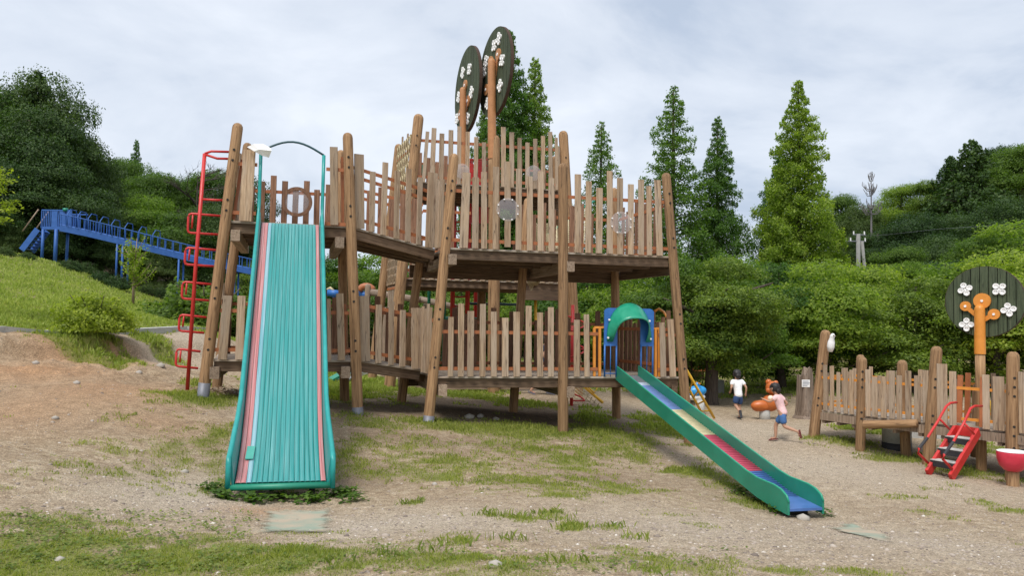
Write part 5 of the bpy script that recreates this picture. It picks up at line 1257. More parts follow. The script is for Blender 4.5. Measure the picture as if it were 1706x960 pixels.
c = q + Vector((-4 * s_, -14 * s_, 58 * s_)); w_, h_ = 6.5 * s_, 6 * s_
no = obj('notice', [c + Vector((a * w_, dy_, b_ * h_)) for dy_ in (0, -.012) for a, b_ in ((-1, -1), (1, -1), (1, 1), (-1, 1))], [(3, 2, 1, 0), (4, 5, 6, 7), (0, 1, 5, 4), (1, 2, 6, 5), (2, 3, 7, 6), (3, 0, 4, 7)], 'white', stp)
mb = MB()
for k in range(4):
    y0 = .6 - k * .4; l = (.8, .9, .85, .6)[k]
    mb.add(*boxv(c + Vector((-.8 * w_, -.015, y0 * h_)), c + Vector((-.8 * w_ + 2 * l * w_ * .95, -.015, y0 * h_)), .02, .004, UP))
mb.build('notice_lines', paint('faded_print', (.35, .36, .40), .8, 0), no)['kind'] = 'stuff'
# yellow ladder at the right end, going down behind
yl = thing('yellow_ladder', UV(uE0 + .9, 1.2, g1(*UV(uE0 + .9, 1.2, 0)[:2])), 'yellow tubular ladder sloping down from the right end of the lower deck', 'ladder')
a0, a1 = W(1141, 612, 15.8), W(1190, 697, 16.6); b0, b1 = W(1128, 636, 15.0), W(1172, 690, 15.8)
b0, b1 = W(1141, 636, 16.6), W(1172, 694, 17.6)
tube('side_rail', [a0, a1], .028, 'yellow', yl); tube('side_rail', [b0, b1], .028, 'yellow', yl)
for k in range(4):
    s = .25 + k * .2; tube('rung', [a0.lerp(a1, s), b0.lerp(b1, s)], .018, 'yellow', yl)
# yellow net climber behind the lower deck
yn = thing('net_climber', W(985, 668, 18.5), 'yellow framed rope net climber behind the lower right deck', 'climber')
a0, a1, b0, b1 = W(968, 640, 18.8), W(1004, 672, 18.2), W(990, 634, 20.2), W(1026, 662, 19.8)
a0.z += .1
tube('frame', [W(968, 640, 18.8), W(1004, 671, 18.2)], .035, 'yellow', yn); tube('hand_loop', [W(975, 641, 18.6), W(990, 655, 18.4), W(997, 643, 18.5), W(992, 636, 18.6)], .02, 'yellow', yn)
tube('frame', [W(936, 455, 20.2), W(938, 520, 20.2), W(940, 640, 20.2)], .04, 'yellow', yn); tube('frame', [W(892, 460, 20.4), W(893, 640, 20.4)], .04, 'yellow', yn)
mb = MB()
for k in range(7): mb.add(*tubev([W(962 + k * 6, 642 + k * 5, 18.8 - k * .08), W(956 + k * 6, 655 + k * 5, 19.6 - k * .08)], .012, 5))
for k in range(4): mb.add(*tubev([W(960 - k * 2, 645 + k * 4, 18.9 + k * .2), W(1000 - k * 2, 678 + k * 4, 18.4 + k * .2)], .012, 5))
mb.build('net', 'rope', yn)
# red spiral climber
sp_ = thing('spiral_climber', W(951, 680, 18.0), 'red spiral climbing pole standing behind the lower right deck', 'climber'); base = W(952, 678, 18.0); base.z = g1(base.x, base.y)
tube('pole', [base - UP * .1, base + UP * 2.35], .04, 'red', sp_)
pts_ = [base + Vector((math.cos(t) * .30, math.sin(t) * .30, .12 + t * .095)) for t in np.arange(0, 22, .3)]; tube('spiral', pts_, .022, 'red', sp_, 6)
mb = MB()
for t in (0, 3.14, 6.28, 9.4, 12.6, 15.7, 18.8): mb.add(*tubev([base + UP * (.12 + t * .095), base + Vector((math.cos(t) * .3, math.sin(t) * .3, .12 + t * .095))], .018, 6))
mb.build('spokes', 'red', sp_)
# red ladder tower and green slide behind
rl = thing('red_climbing_frame', W(775, 640, 22.5), 'red climbing frame with rungs rising behind the middle deck', 'climbing frame')
for px, Y in ((751, 22.0), (776, 22.0), (790, 23.2)):
    b_ = W(px, 640, Y); b_.z = g1(b_.x, b_.y); t_ = W(px + 4, 268 if px > 770 else 300, Y); t_.x = b_.x; tube('upright', [b_, t_], .07, 'red', rl, 8)
mb = MB()
for k in range(20):
    z = 1.4 + k * .27
    a, b_ = W(751, 500, 22.0), W(776, 500, 22.0); a.z = b_.z = z; tube('rung', [a, b_], .022, 'red', rl, 6)
pass
for k, (x0, y0, x1, y1) in enumerate([(781, 273, 786, 310), (799, 268, 806, 318), (786, 345, 806, 372), (757, 430, 762, 462), (778, 430, 782, 462)]):
    a, b_ = W((x0 + x1) / 2, y1, 21.9), W((x0 + x1) / 2, y0, 21.9); board('panel', a, b_, (x1 - x0) * 21.9 / FPX * 2.2, .03, (1, 0, 0), 'red', rl)
mb = MB()
for y in (266, 276, 287): mb.add(*tubev([W(780, y, 21.9), W(812, y, 21.9)], .02, 6))
mb.build('top_rungs', 'red', rl)
gl = thing('green_chute', W(720, 560, 22), 'dark green slide chute passing behind the tall tower at railing height', 'slide')
mb = MB(); a, b_ = W(698, 281, 22.0), W(748, 284, 22.2); mb.add(*boxv(a, b_, .28, .04, UP)); mb.add(*boxv(a + Vector((0, .5, 0)), b_ + Vector((0, .5, 0)), .28, .04, UP)); mb.add(*boxv(a + Vector((0, .25, -.12)), b_ + Vector((0, .25, -.12)), .03, .5, UP)); mb.build('chute', 'green', gl)
for px, Y in ((718, 22.1), (744, 22.3)):
    t_ = W(px, 284, Y); tube('post', [Vector((t_.x, t_.y + .25, g1(t_.x, t_.y))), t_ + Vector((0, .25, 0))], .05, 'green', gl)
mb = MB(); tube('low_rail', [W(742, 532, 22.3), W(806, 534, 22.3)], .08, 'green', gl); tube('low_rail', [W(775, 506, 22.3), W(870, 508, 22.6)], .04, paint('dark_green_rail', (.01, .05, .05), .4), gl)
# rope net bridge between the two towers, right
def netquad(parent, A, B, Cc, D, n, m_, r=.012, mat='rope', name='net'):
    mb = MB()
    for i in range(n + 1):
        s = i / n; P_ = [A.lerp(B, s).lerp(D.lerp(Cc, s), t / 6) - UP * .12 * math.sin(math.pi * t / 6) for t in range(7)]; mb.add(*tubev(P_, r, 4))
    for j in range(m_ + 1):
        t = j / m_; P_ = [A.lerp(D, t).lerp(B.lerp(Cc, t), s / 6) - UP * .12 * math.sin(math.pi * s / 6) for s in range(7)]; mb.add(*tubev(P_, r, 4))
    o = mb.build(name, mat, parent); o['kind'] = 'stuff'; return o
nb = thing('rope_net_bridge', UV(uD + .6, 3.6, 2.6), 'cream rope net bridge with a green edge rope slung between the two wooden towers', 'net')
A, B, Cc, D = W(905, 415, 17.0), W(972, 412, 17.4), W(976, 343, 19.6), W(905, 392, 19.3)
netquad(nb, A, B, Cc, D, 22, 16); tube('edge_rope', [W(905, 396, 19.2), W(948, 366, 19.4), W(976, 343, 19.6), W(990, 335, 19.8)], .03, 'green', nb, 6)
A, B, Cc, D = W(893, 410, 17.2), W(930, 412, 17.2), W(906, 470, 17.6), W(884, 474, 17.6)
netquad(nb, W(876, 452, 17.3), W(908, 450, 17.3), W(888, 476, 17.6), W(882, 474, 17.5), 10, 8, name='hanging_net'); tube('edge_rope', [W(888, 478, 17.6), W(897, 465, 17.4), W(912, 452, 17.3)], .045, 'beam', nb, 6)
netquad(nb, W(893, 372, 17.0), W(912, 372, 17.0), W(912, 416, 17.1), W(893, 416, 17.1), 6, 12, name='side_net')

# distant log beams, posts and toys at the back left
lg = thing('log_balance_beam', W(650, 560, 25), 'grey horizontal log beam on round posts far behind the ramp', 'beam')
logpost('beam_log', W(610, 486, 25.0), W(700, 500, 24.6), .11, 'stump', lg, 10, False); logpost('beam_log', W(700, 499, 24.7), W(760, 512, 24.2), .10, 'stump', lg, 10, False)
for px, py in ((613, 473), (710, 505), (643, 512)):
    t_ = W(px, py, 24.9); logpost('post', (t_.x, t_.y, g1(t_.x, t_.y) - .1), t_, .10, 'beam_light', lg, 10, True)
cv = thing('crawl_tube', W(606, 500, 27), 'orange and blue crawl tube seen past the second post of the ramp', 'play tube')
pts_ = [W(598 + 12 * (1 - math.cos(t)), 487 - 10 * math.sin(t), 27) for t in np.linspace(.2, 2.9, 8)]; tube('orange_arch', pts_, .12, 'orange', cv, 10); tube('blue_tube', [W(594, 489, 27.3), W(612, 492, 27)], .13, 'blue', cv, 10)
t_ = W(602, 560, 27); tube('support', [Vector((t_.x, t_.y, g1(t_.x, t_.y))), W(602, 489, 27.1)], .05, 'blue', cv)
cv = thing('crawl_tube', W(556, 500, 26), 'blue rail with a small cream hoop seen just right of the teal slide', 'play tube')
tube('blue_tube', [W(546, 488, 26), W(566, 490, 26)], .12, 'blue', cv, 10); tube('cream_hoop', [W(545, 483, 26), W(550, 480, 26), W(556, 485, 26)], .05, 'rope', cv, 8)
t_ = W(556, 560, 26); tube('support', [Vector((t_.x, t_.y, g1(t_.x, t_.y))), W(556, 489, 26)], .05, 'blue', cv)
# small far slide seen under the first deck
fs_ = thing('small_slide', W(575, 635, 19), 'white and green slide end seen under the deck right of the teal slide', 'slide')
for k, (x0, y0, x1, y1, m_) in enumerate([(548, 635, 590, 612, 'green'), (548, 641, 606, 613, 'white'), (549, 648, 612, 618, 'white')]):
    a, b_ = W(x0, y0, 19 + k * .2), W(x1, y1, 19.6 + k * .2); V, F = boxv(a, b_, .07, .25, UP); obj('chute', V, F, m_, fs_)
for px_ in (560, 600):
    t_ = W(px_, 632, 19.3); tube('leg', [Vector((t_.x, t_.y, g1(t_.x, t_.y) - .1)), t_], .04, 'green', fs_)
# fallen leaf pile by the first post
c = W(372, 655, 14.2); r_ = np.random.default_rng(3); V = []
for q in range(700):
    x, y = c.x + r_.normal(0, .28), c.y + r_.normal(0, .35); z = g1(x, y) + .02 + .14 * math.exp(-((x - c.x) ** 2 + (y - c.y) ** 2) / .12) * r_.random()
    a = r_.uniform(0, 6.28); d = Vector((math.cos(a), math.sin(a), r_.uniform(-.5, .5))) * .035; e_ = Vector((-math.sin(a), math.cos(a), r_.uniform(-.3, .3))) * .018; p_ = Vector((x, y, z)); V += [p_ - d, p_ - e_, p_ + d, p_ + e_]
V = np.array([v[:] for v in V]); m, nt, N, L, b = newmat('dead_leaf'); geo = N.new('ShaderNodeNewGeometry'); L.new(ramp(nt, geo.outputs['Random Per Island'], [(0, (.14, .08, .04)), (.6, (.32, .22, .13)), (1, (.45, .36, .25))]), b.inputs['Base Color'])
o = link('dead_leaves', fastmesh('dead_leaves', V, np.arange(len(V) // 4)[:, None] * 4 + np.arange(4)[None], m)); tag(o, 'small heap of dry brown leaves behind the first post', 'leaves', kind='stuff')

# shelter roof, fence rail and block among the trees
q = W(1160, 640, 32); gq = g1(q.x, q.y); sh_ = thing('park_shelter', (q.x, q.y, gq), 'small park shelter with a dark pitched roof behind the right end of the tower', 'shelter')
e0, e1 = W(1105, 606, 32), W(1177, 606, 32); ze = e0.z; top_ = W(1128, 572, 33.5)
V = [Vector((e0.x - .6, 31, ze)), Vector((e1.x, 31, ze)), Vector((e1.x, 36, ze)), Vector((e0.x - .6, 36, ze)), Vector((top_.x, 33.5, top_.z + .2))]
obj('roof', V, [(0, 1, 4), (1, 2, 4), (2, 3, 4), (3, 0, 4), (3, 2, 1, 0)], paint('roof_brown', (.05, .038, .038), .8, .1), sh_)
V, F = boxv(V[0] - UP * .12 + Vector((0, -.03, 0)), V[1] - UP * .12 + Vector((0, -.03, 0)), .22, .06, UP); obj('fascia', V, F, 'orange', sh_)
for x in (1162, 1120):
    t_ = W(x, 608, 31.6); V, F = boxv((t_.x, 31.6, g1(t_.x, 31.6) - .1), (t_.x, 31.6, ze - .02), .45, .4, (1, 0, 0)); obj('pillar', V, F, 'beam_light', sh_)
b0 = W(1150, 643, 31); b1_ = W(1260, 650, 31); o = tube('fence_rail', [b0, b1_], .07, 'beam_light', None); tag(o, 'low brown timber rail along the edge of the trees', 'rail')
for k in range(5):
    pp_ = b0.lerp(b1_, (k + .3) / 5); logpost('rail_post', (pp_.x, pp_.y + .04, g1(pp_.x, pp_.y) - .1), (pp_.x, pp_.y + .04, pp_.z + .05), .06, 'beam_light', o, 8)
q = G(1193, 655); V, F = boxv(q - UP * .1, q + UP * .45, .45, .4, (1, 0, 0)); o = obj('stone_block', V, F, 'concrete'); tag(o, 'pale square stone block right of the near tree trunk', 'block')
# ------------------------------------------------------------------ kerb on the left slope
pk = [(-40, 552.5, 14.9), (0, 552, 15.5), (75, 551.5, 16.4), (150, 551, 17.5), (225, 549.5, 18.9), (305, 546, 20.5), (345, 541, 22.5)]
P_ = []
for px, py, Y in pk:
    w = W(px, py, Y); w.z = g1(w.x, w.y) + .02; P_.append(w)
kb = thing('kerb', P_[2], 'pale concrete kerb strip along the foot of the grass slope at left', 'kerb')
for i in range(len(P_) - 1):
    for h in (0, 1):
        a, b_ = P_[i].lerp(P_[i + 1], h / 2), P_[i].lerp(P_[i + 1], (h + 1) / 2 - .006); V, F = boxv(a, b_, .16, .30, UP); obj('kerb_stone', V, F, 'concrete', kb)

# ------------------------------------------------------------------ vegetation
def leafcards(P, nrm, size, rg, asp=.5, droop=0.0):
    n = len(P); a = rg.normal(size=(n, 3)); nr = nrm + a * .75; nr /= np.linalg.norm(nr, axis=1)[:, None] + 1e-9
    t = np.cross(nr, rg.normal(size=(n, 3))); t /= np.linalg.norm(t, axis=1)[:, None] + 1e-9; t[:, 2] -= droop; bt = np.cross(nr, t)
    s = (size * rg.uniform(.6, 1.35, n))[:, None]
    V = np.stack([P - t * s * .5, P + bt * s * asp * .5, P + t * s * .5, P - bt * s * asp * .5], 1)
    return V.reshape(-1, 3)
def quads(n): return np.arange(n)[:, None] * 4 + np.arange(4)[None]
def limbs(rg, H, r0, nl, spread, zlo=.25, zhi=.8):
    mb = MB(); lean = rg.normal(0, .03, 2); pts = [Vector((lean[0] * H * t + .04 * H * math.sin(3 * t + lean[1] * 50) * .3, lean[1] * H * t, H * t)) for t in np.linspace(0, .9, 7)]
    mb.add(*tubev(pts, [r0 * (1.25 if k == 0 else 1 - k / 7.5) for k in range(7)], 9))
    for k in range(nl):
        t = zlo + (zhi - zlo) * k / nl; i = min(5, int(t / .9 * 6)); b0 = pts[i]; a = k * 2.4 + rg.uniform(-.4, .4); L_ = spread * rg.uniform(.55, .9) * (1.1 - .5 * t)
        e1_ = b0 + Vector((math.cos(a) * L_ * .5, math.sin(a) * L_ * .5, L_ * .32)); e2_ = b0 + Vector((math.cos(a) * L_, math.sin(a) * L_, L_ * .55)); mb.add(*tubev([b0, e1_, e2_], [r0 * .45 * (1.1 - t), r0 * .25, r0 * .07], 6))
    return mb
def broad(seed, H, Rc, nleaf, size, zb=.25, nb=34, flat=.42):
    rg = np.random.default_rng(seed); mb = limbs(rg, H, .035 * H, 9, Rc)
    P = []; Nn = []; cz = H * (zb + 1) / 2; hz = H * (1 - zb) / 2
    cent = []
    for k in range(nb):
        # blobs over an egg-shaped crown, more near its skin
        d = rg.normal(size=3); d /= np.linalg.norm(d); rr = rg.uniform(.45, .92); tz = d[2] * rr
        wz = 1 - .35 * max(0, tz)
        cent.append((d[0] * rr * Rc * wz, d[1] * rr * Rc * wz, cz + d[2] * rr * hz, Rc * rg.uniform(.20, .46)))
    wts = np.array([c[3] ** 2 for c in cent]); wts /= wts.sum()
    for c, w in zip(cent, wts):
        n = int(nleaf * w); d = rg.normal(size=(n, 3)); d[:, 2] = np.abs(d[:, 2]) * 1.0 - .35; d /= np.linalg.norm(d, axis=1)[:, None]
        rr = c[3] * rg.uniform(.55, 1.12, n) ** .7 * (1 + .25 * np.sin(d[:, 0] * 7 + c[0] * 3) * np.sin(d[:, 1] * 6 + c[1] * 2))
        p = np.array(c[:3]) + d * rr[:, None] * np.array([1.15, 1.15, flat * 1.5]); P.append(p); Nn.append(d + np.array([0, 0, .7]))
    # loose filling so that the middle is not hollow
    n = nleaf // 9; d = rg.normal(size=(n, 3)); d /= np.linalg.norm(d, axis=1)[:, None]; rr = rg.random(n) ** .4
    p = np.stack([d[:, 0] * rr * Rc * .85, d[:, 1] * rr * Rc * .85, cz + d[:, 2] * rr * hz * .85], 1); P.append(p); Nn.append(d)
    P = np.concatenate(P); Nn = np.concatenate(Nn); V = leafcards(P, Nn, size, rg, .55)
    return mb, V
def conifer(seed, H, Rb, nleaf, size, gap=0.0, pw=.8, z0=.08):
    rg = np.random.default_rng(seed); mb = MB(); mb.add(*tubev([(0, 0, 0), (.02, 0, H * .3), (0, .02, H * .7), (0, 0, H * .985)], [.022 * H, .014 * H, .006 * H, .002 * H], 9))
    P = []; Nn = []; nbr = 170
    hs = z0 + (1 - z0) * (np.arange(nbr) / nbr) ** 1.0
    a0 = rg.uniform(0, 6); br_ = []
    for k in range(nbr):
        h = hs[k]; x = (1 - h); L_ = Rb * min(1, (x / (1 - z0)) ** pw) * rg.uniform(.58, 1.15) * (1 + .12 * math.sin(a0 + h * 21)) + .01 * H
        if h < .2: L_ *= .8 + h
        br_.append((h, L_, k * 2.39996 + rg.uniform(-.3, .3)))
    W_ = np.array([b_[1] ** 1.35 for b_ in br_]); W_ /= W_.sum()
    for (h, L_, a), w in zip(br_, W_):
        if rg.random() < gap: continue
        n = int(nleaf * w) + 12; t = rg.random(n) ** .62; rise = .42 * L_; px = L_ * t
        wdt = (.10 + .22 * (1 - t)) * L_ + .10; side = rg.normal(0, 1, n) * wdt * .55
        z = H * h + rise * t - .28 * L_ * t * t + rg.normal(0, .10 * L_ + .06, n) * .7
        ca, sa = math.cos(a), math.sin(a); P.append(np.stack([px * ca - side * sa, px * sa + side * ca, z], 1))
        Nn.append(np.stack([np.full(n, ca * .5), np.full(n, sa * .5), np.full(n, .8)], 1))
        if L_ > .08 * H: mb.add(*tubev([(0, 0, H * h), (ca * L_ * .5, sa * L_ * .5, H * h + rise * .4), (ca * L_ * .9, sa * L_ * .9, H * h + rise * .6)], [.004 * H * (1 - h) + .012, .02, .008], 4))
    P = np.concatenate(P); Nn = np.concatenate(Nn); return mb, leafcards(P, Nn, size, rg, .5, .3)
def shrub(seed, Rr, nleaf, size):
    rg = np.random.default_rng(seed); mb = MB()
    for k in range(7):
        a = k * .9; mb.add(*tubev([(0, 0, 0), (math.cos(a) * Rr * .3, math.sin(a) * Rr * .3, Rr * .6), (math.cos(a) * Rr * .6, math.sin(a) * Rr * .6, Rr * 1.05)], [.03 * Rr, .02 * Rr, .01 * Rr], 5))
    d = rg.normal(size=(nleaf, 3)); d /= np.linalg.norm(d, axis=1)[:, None]; d[:, 2] = np.abs(d[:, 2])
    rr = Rr * rg.uniform(.6, 1.05, nleaf) * (1 + .16 * np.sin(d[:, 0] * 8 + 1) * np.sin(d[:, 1] * 7) + .10 * np.sin(d[:, 2] * 11 + d[:, 0] * 5))
    P = d * rr[:, None] * np.array([1, 1, .95]) + np.array([0, 0, .12 * Rr]); return mb, leafcards(P, d + np.array([0, 0, .4]), size, rg, .55)
class Kind:
    def __init__(s, name, gen, leaf, hgt): 
        mb, V = gen; s.name = name; s.h = hgt
        me = bpy.data.meshes.new(name + '_trunk'); me.from_pydata([tuple(v) for v in mb.V], [], mb.F); me.update(); me.materials.append(MT['bark']); s.tr = me
        for p in me.polygons: p.use_smooth = True
        s.cr = fastmesh(name + '_crown', V, quads(len(V) // 4), MT[leaf])
    def place(s, loc, H, rot, label, cat='tree', group=None, sx=1.0, trunk='trunk', crown='crown', name=None, leaf=None):
        k = H / s.h; M = Matrix.Translation(loc) @ Matrix.Rotation(rot, 4, 'Z') @ Matrix.Diagonal((k * sx, k * sx, k, 1))
        r_ = thing(name or s.name, loc, label, cat, group); link(trunk, s.tr, r_, M)
        c = s.cr
        if leaf:
            key = s.cr.name + leaf
            if key not in bpy.data.meshes: c = s.cr.copy(); c.name = key; c.materials[0] = MT[leaf]
            c = bpy.data.meshes[key]
        link(crown, c, r_, M); return r_
K1 = Kind('broadleaf_tree', broad(1, 6.5, 3.0, 40000, .14, .08, 30, .34), 'leaf_light', 6.5)
K2 = Kind('broadleaf_tree', broad(2, 6.5, 3.2, 40000, .14, .06, 32, .34), 'leaf', 6.5)
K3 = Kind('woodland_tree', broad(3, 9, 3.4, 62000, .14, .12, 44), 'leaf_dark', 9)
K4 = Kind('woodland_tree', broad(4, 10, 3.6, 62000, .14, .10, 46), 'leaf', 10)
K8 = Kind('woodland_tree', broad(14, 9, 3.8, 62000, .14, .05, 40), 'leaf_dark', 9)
K5 = Kind('metasequoia', conifer(5, 18, 3.6, 80000, .15, .03), 'leaf_meta', 18)
K9 = Kind('metasequoia', conifer(15, 18, 3.7, 95000, .15, 0.0, .85), 'leaf_light', 18)
K6 = Kind('metasequoia', conifer(6, 16, 3.1, 46000, .14, .14), 'leaf_meta', 16)
K7 = Kind('pine_tree', conifer(7, 9, 2.4, 12000, .22, .35, .6, .3), 'leaf_dark', 9)
KS = Kind('clipped_shrub', shrub(8, .5, 6000, .045), 'leaf_dark', .6)
KB = Kind('azalea_bush', shrub(9, .6, 11000, .05), 'leaf', .7)
gcount = {}
def at_top(kind, px, ptop, Y, label, rot=None, sx=1.0, group=None, sink=.2, **kw):
    t = W(px, ptop, Y); z = g1(t.x, t.y) - sink; return kind.place(Vector((t.x, t.y, z)), (t.z - z) / (1.0 if kind in (K5, K6, K7, K9) else 1.03), rot if rot is not None else random.uniform(0, 6.28), label, sx=sx, group=group, **kw)
# conical trees
at_top(K9, 1330, 134, 46, 'tallest bright green conical tree right of centre', sx=1.12)
at_top(K5, 1298, 252, 50, 'lower conical tree half hidden behind the left flank of the tallest one', sx=1.15)
at_top(K6, 1122, 143, 48, 'slim see-through conical tree above the right end of the tower', sx=1.2)
at_top(K5, 1196, 195, 49, 'narrow dark conical tree between the see-through one and the tallest', sx=.98)
at_top(K6, 1002, 203, 48, 'small conical tree showing between the two right bays of the upper railing', sx=1.1)
at_top(K9, 850, 50, 44, 'tall dark conical tree directly behind the nearest tall disc sign', sx=.9, leaf='leaf_meta')
at_top(K5, 892, 97, 45, 'conical tree behind the right half of the tall tower, next to the taller one', sx=.92)
at_top(K5, 806, 175, 47, 'conical tree filling the gap behind the lower disc sign', sx=.75)
# belt of bright broadleaf trees behind the playground
G1_ = 'bright green trees along the far side of the playground'
belt = [(1150, 415, 24, K2, .92), (1225, 432, 26, K1, .95), (1300, 425, 28, K2, 1.05), (1375, 440, 27, K1, 1.1), (1445, 448, 30, K1, 1.15), (1520, 450, 27, K2, 1.15), (1590, 440, 29, K1, 1.2), (1660, 425, 27, K1, 1.2), (1740, 415, 28, K2, 1.2),
        (1050, 452, 29, K1, 1.1), (980, 440, 31, K2, 1.1), (915, 455, 33, K1, 1.1), (845, 460, 34, K2, 1.1), (770, 450, 34, K2, 1.15), (700, 440, 35, K2, 1.2), (640, 425, 36, K1, 1.15), (580, 420, 37, K2, 1.15), (520, 415, 38, K2, 1.2), (460, 420, 39, K2, 1.2)]
LB = ['behind the shelter and first tree right of the tower', 'with its trunk beside the blue rider', 'beyond the child in white', 'beyond the tree stump', 'left of the round sign, in front of the utility pole', 'behind the middle of the low deck', 'directly behind the round sign', 'right of the round sign', 'cut off by the right picture edge',
      'seen through the bay above the blue arch', 'behind the centre post of the tower', 'behind the right of the tall tower legs', 'behind the middle of the lower railing', 'behind the red climbing frame', 'behind the ramp end', 'behind the ramp', 'behind the second log post', 'behind the top of the teal slide', 'behind the left of the teal slide']
for (px, py, Y, k, sx), l in zip(belt, LB): at_top(k, px, py, Y, 'leafy green tree ' + l, sx=sx, group=G1_)
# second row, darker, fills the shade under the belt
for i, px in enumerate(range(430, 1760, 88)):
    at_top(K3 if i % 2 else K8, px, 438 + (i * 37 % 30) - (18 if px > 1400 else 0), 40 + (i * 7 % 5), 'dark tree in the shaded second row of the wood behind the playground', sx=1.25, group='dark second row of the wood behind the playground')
# undergrowth in deep shade below the belt
# right-hand hill
RH = [(1400, 318, 62, K4, 'leaf', .8), (1432, 330, 60, K3, None, .8), (1500, 302, 64, K4, 'leaf_light', 1.0), (1552, 296, 62, K4, None, 1.05), (1610, 268, 66, K3, None, 1.15), (1655, 240, 64, K4, 'leaf_dark', 1.1), (1700, 232, 60, K4, 'leaf', 1.2), (1760, 225, 62, K3, None, 1.2),
      (1468, 372, 54, K3, None, 1.0), (1530, 358, 52, K8, None, 1.2), (1600, 345, 54, K3, None, 1.2), (1665, 335, 50, K8, None, 1.2), (1730, 330, 50, K3, None, 1.2), (1500, 405, 44, K4, 'leaf', 1.1), (1570, 400, 45, K8, None, 1.1), (1640, 382, 42, K4, 'leaf', 1.2), (1705, 372, 40, K1, None, 1.4), (1500, 428, 40, K4, 'leaf_light', .9)]
RL = ['small tree at the left end of the right hill', 'dark tree below the dead pine', 'rounded green tree on the ridge right of the dead pine', 'broad green tree on the ridge below the bare gap of sky', 'tree on the ridge rising towards the right edge', 'tree left of the tallest trees on the right ridge', 'tallest green tree on the right ridge', 'tree on the ridge just outside the right edge',
      'dark tree behind the utility pole', 'dark layered tree in the middle of the right hill', 'dark tree below the pine on the hill', 'dark tree above the round sign', 'dark tree at the right edge of the hill', 'green tree low on the hill left of the round sign', 'dark tree just above and left of the round sign', 'green tree just above the round sign', 'light green tree on the slope at the right edge', 'pale green tree right of the foot of the utility pole']
for (px, py, Y, k, lf, sx), l in zip(RH, RL): at_top(k, px, py, Y, l, sx=sx, group='trees on the right hill', leaf=lf)
at_top(K7, 1618, 235, 58, 'open dark pine standing above the ridge trees at right', sx=1.1); at_top(K7, 1583, 262, 60, 'smaller open pine left of the taller one on the ridge', sx=1.0)
# left-hand hill
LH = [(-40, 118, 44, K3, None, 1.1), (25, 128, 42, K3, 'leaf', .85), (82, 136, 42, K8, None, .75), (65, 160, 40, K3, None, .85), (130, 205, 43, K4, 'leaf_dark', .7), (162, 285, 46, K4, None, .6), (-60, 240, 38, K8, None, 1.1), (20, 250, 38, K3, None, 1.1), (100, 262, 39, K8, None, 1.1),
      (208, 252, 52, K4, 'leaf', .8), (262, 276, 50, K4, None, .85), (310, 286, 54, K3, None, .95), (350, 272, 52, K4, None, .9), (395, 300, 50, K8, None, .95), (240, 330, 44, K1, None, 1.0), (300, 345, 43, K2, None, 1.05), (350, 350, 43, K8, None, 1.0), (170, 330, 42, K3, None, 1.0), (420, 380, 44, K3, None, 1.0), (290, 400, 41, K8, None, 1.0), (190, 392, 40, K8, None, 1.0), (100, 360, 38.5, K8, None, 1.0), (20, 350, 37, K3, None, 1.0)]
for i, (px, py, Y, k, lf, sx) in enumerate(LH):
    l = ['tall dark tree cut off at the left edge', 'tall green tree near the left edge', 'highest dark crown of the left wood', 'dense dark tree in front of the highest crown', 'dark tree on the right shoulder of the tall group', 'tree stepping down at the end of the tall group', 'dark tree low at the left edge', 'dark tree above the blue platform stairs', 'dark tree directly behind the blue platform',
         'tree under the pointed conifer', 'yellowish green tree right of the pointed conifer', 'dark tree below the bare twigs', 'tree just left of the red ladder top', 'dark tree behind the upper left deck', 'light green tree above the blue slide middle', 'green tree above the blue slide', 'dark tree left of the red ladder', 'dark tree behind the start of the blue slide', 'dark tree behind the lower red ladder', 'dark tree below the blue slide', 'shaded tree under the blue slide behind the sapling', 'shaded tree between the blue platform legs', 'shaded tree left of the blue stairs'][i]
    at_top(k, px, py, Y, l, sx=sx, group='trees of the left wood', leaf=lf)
at_top(K7, 62, 120, 41, 'spiky conifer top above the left wood', sx=.7); at_top(K5, 228, 233, 56, 'pointed conifer rising between the two parts of the left wood', sx=.8)
b0_ = W(-75, 430, 17); b0_.z = g1(b0_.x, b0_.y); mp_ = thing('maple_tree', b0_, 'bright yellow green maple branches reaching in from the left edge', 'tree'); mb = MB(); P = []; rg = np.random.default_rng(2)
tb = W(-70, 240, 17); mb.add(*tubev([b0_, b0_.lerp(tb, .5), tb], [.10, .07, .03], 8))
for (x0, y0, x1, y1) in [(-70, 330, 8, 283), (-70, 340, 14, 300), (-70, 350, 26, 338), (-70, 365, 22, 348), (-70, 375, 6, 366), (-70, 310, 4, 318)]:
    a, c_ = W(x0, y0, 17), W(x1, y1, 16.6 + rg.uniform(0, .8)); mb.add(*tubev([a, a.lerp(c_, .6), c_], [.02, .014, .005], 5)); t = rg.random(260) ** .8
    P.append(np.array(a)[None] * (1 - t[:, None]) + np.array(c_)[None] * t[:, None] + rg.normal(0, 1, (260, 3)) * np.array([.09, .12, .05]))
mb.build('trunk', 'bark', mp_, True); P = np.concatenate(P); link('crown', fastmesh('crown', leafcards(P, np.tile([0, 0, 1.], (len(P), 1)), .085, rg, .6), quads(len(P)), MT['leaf_bush']), mp_)
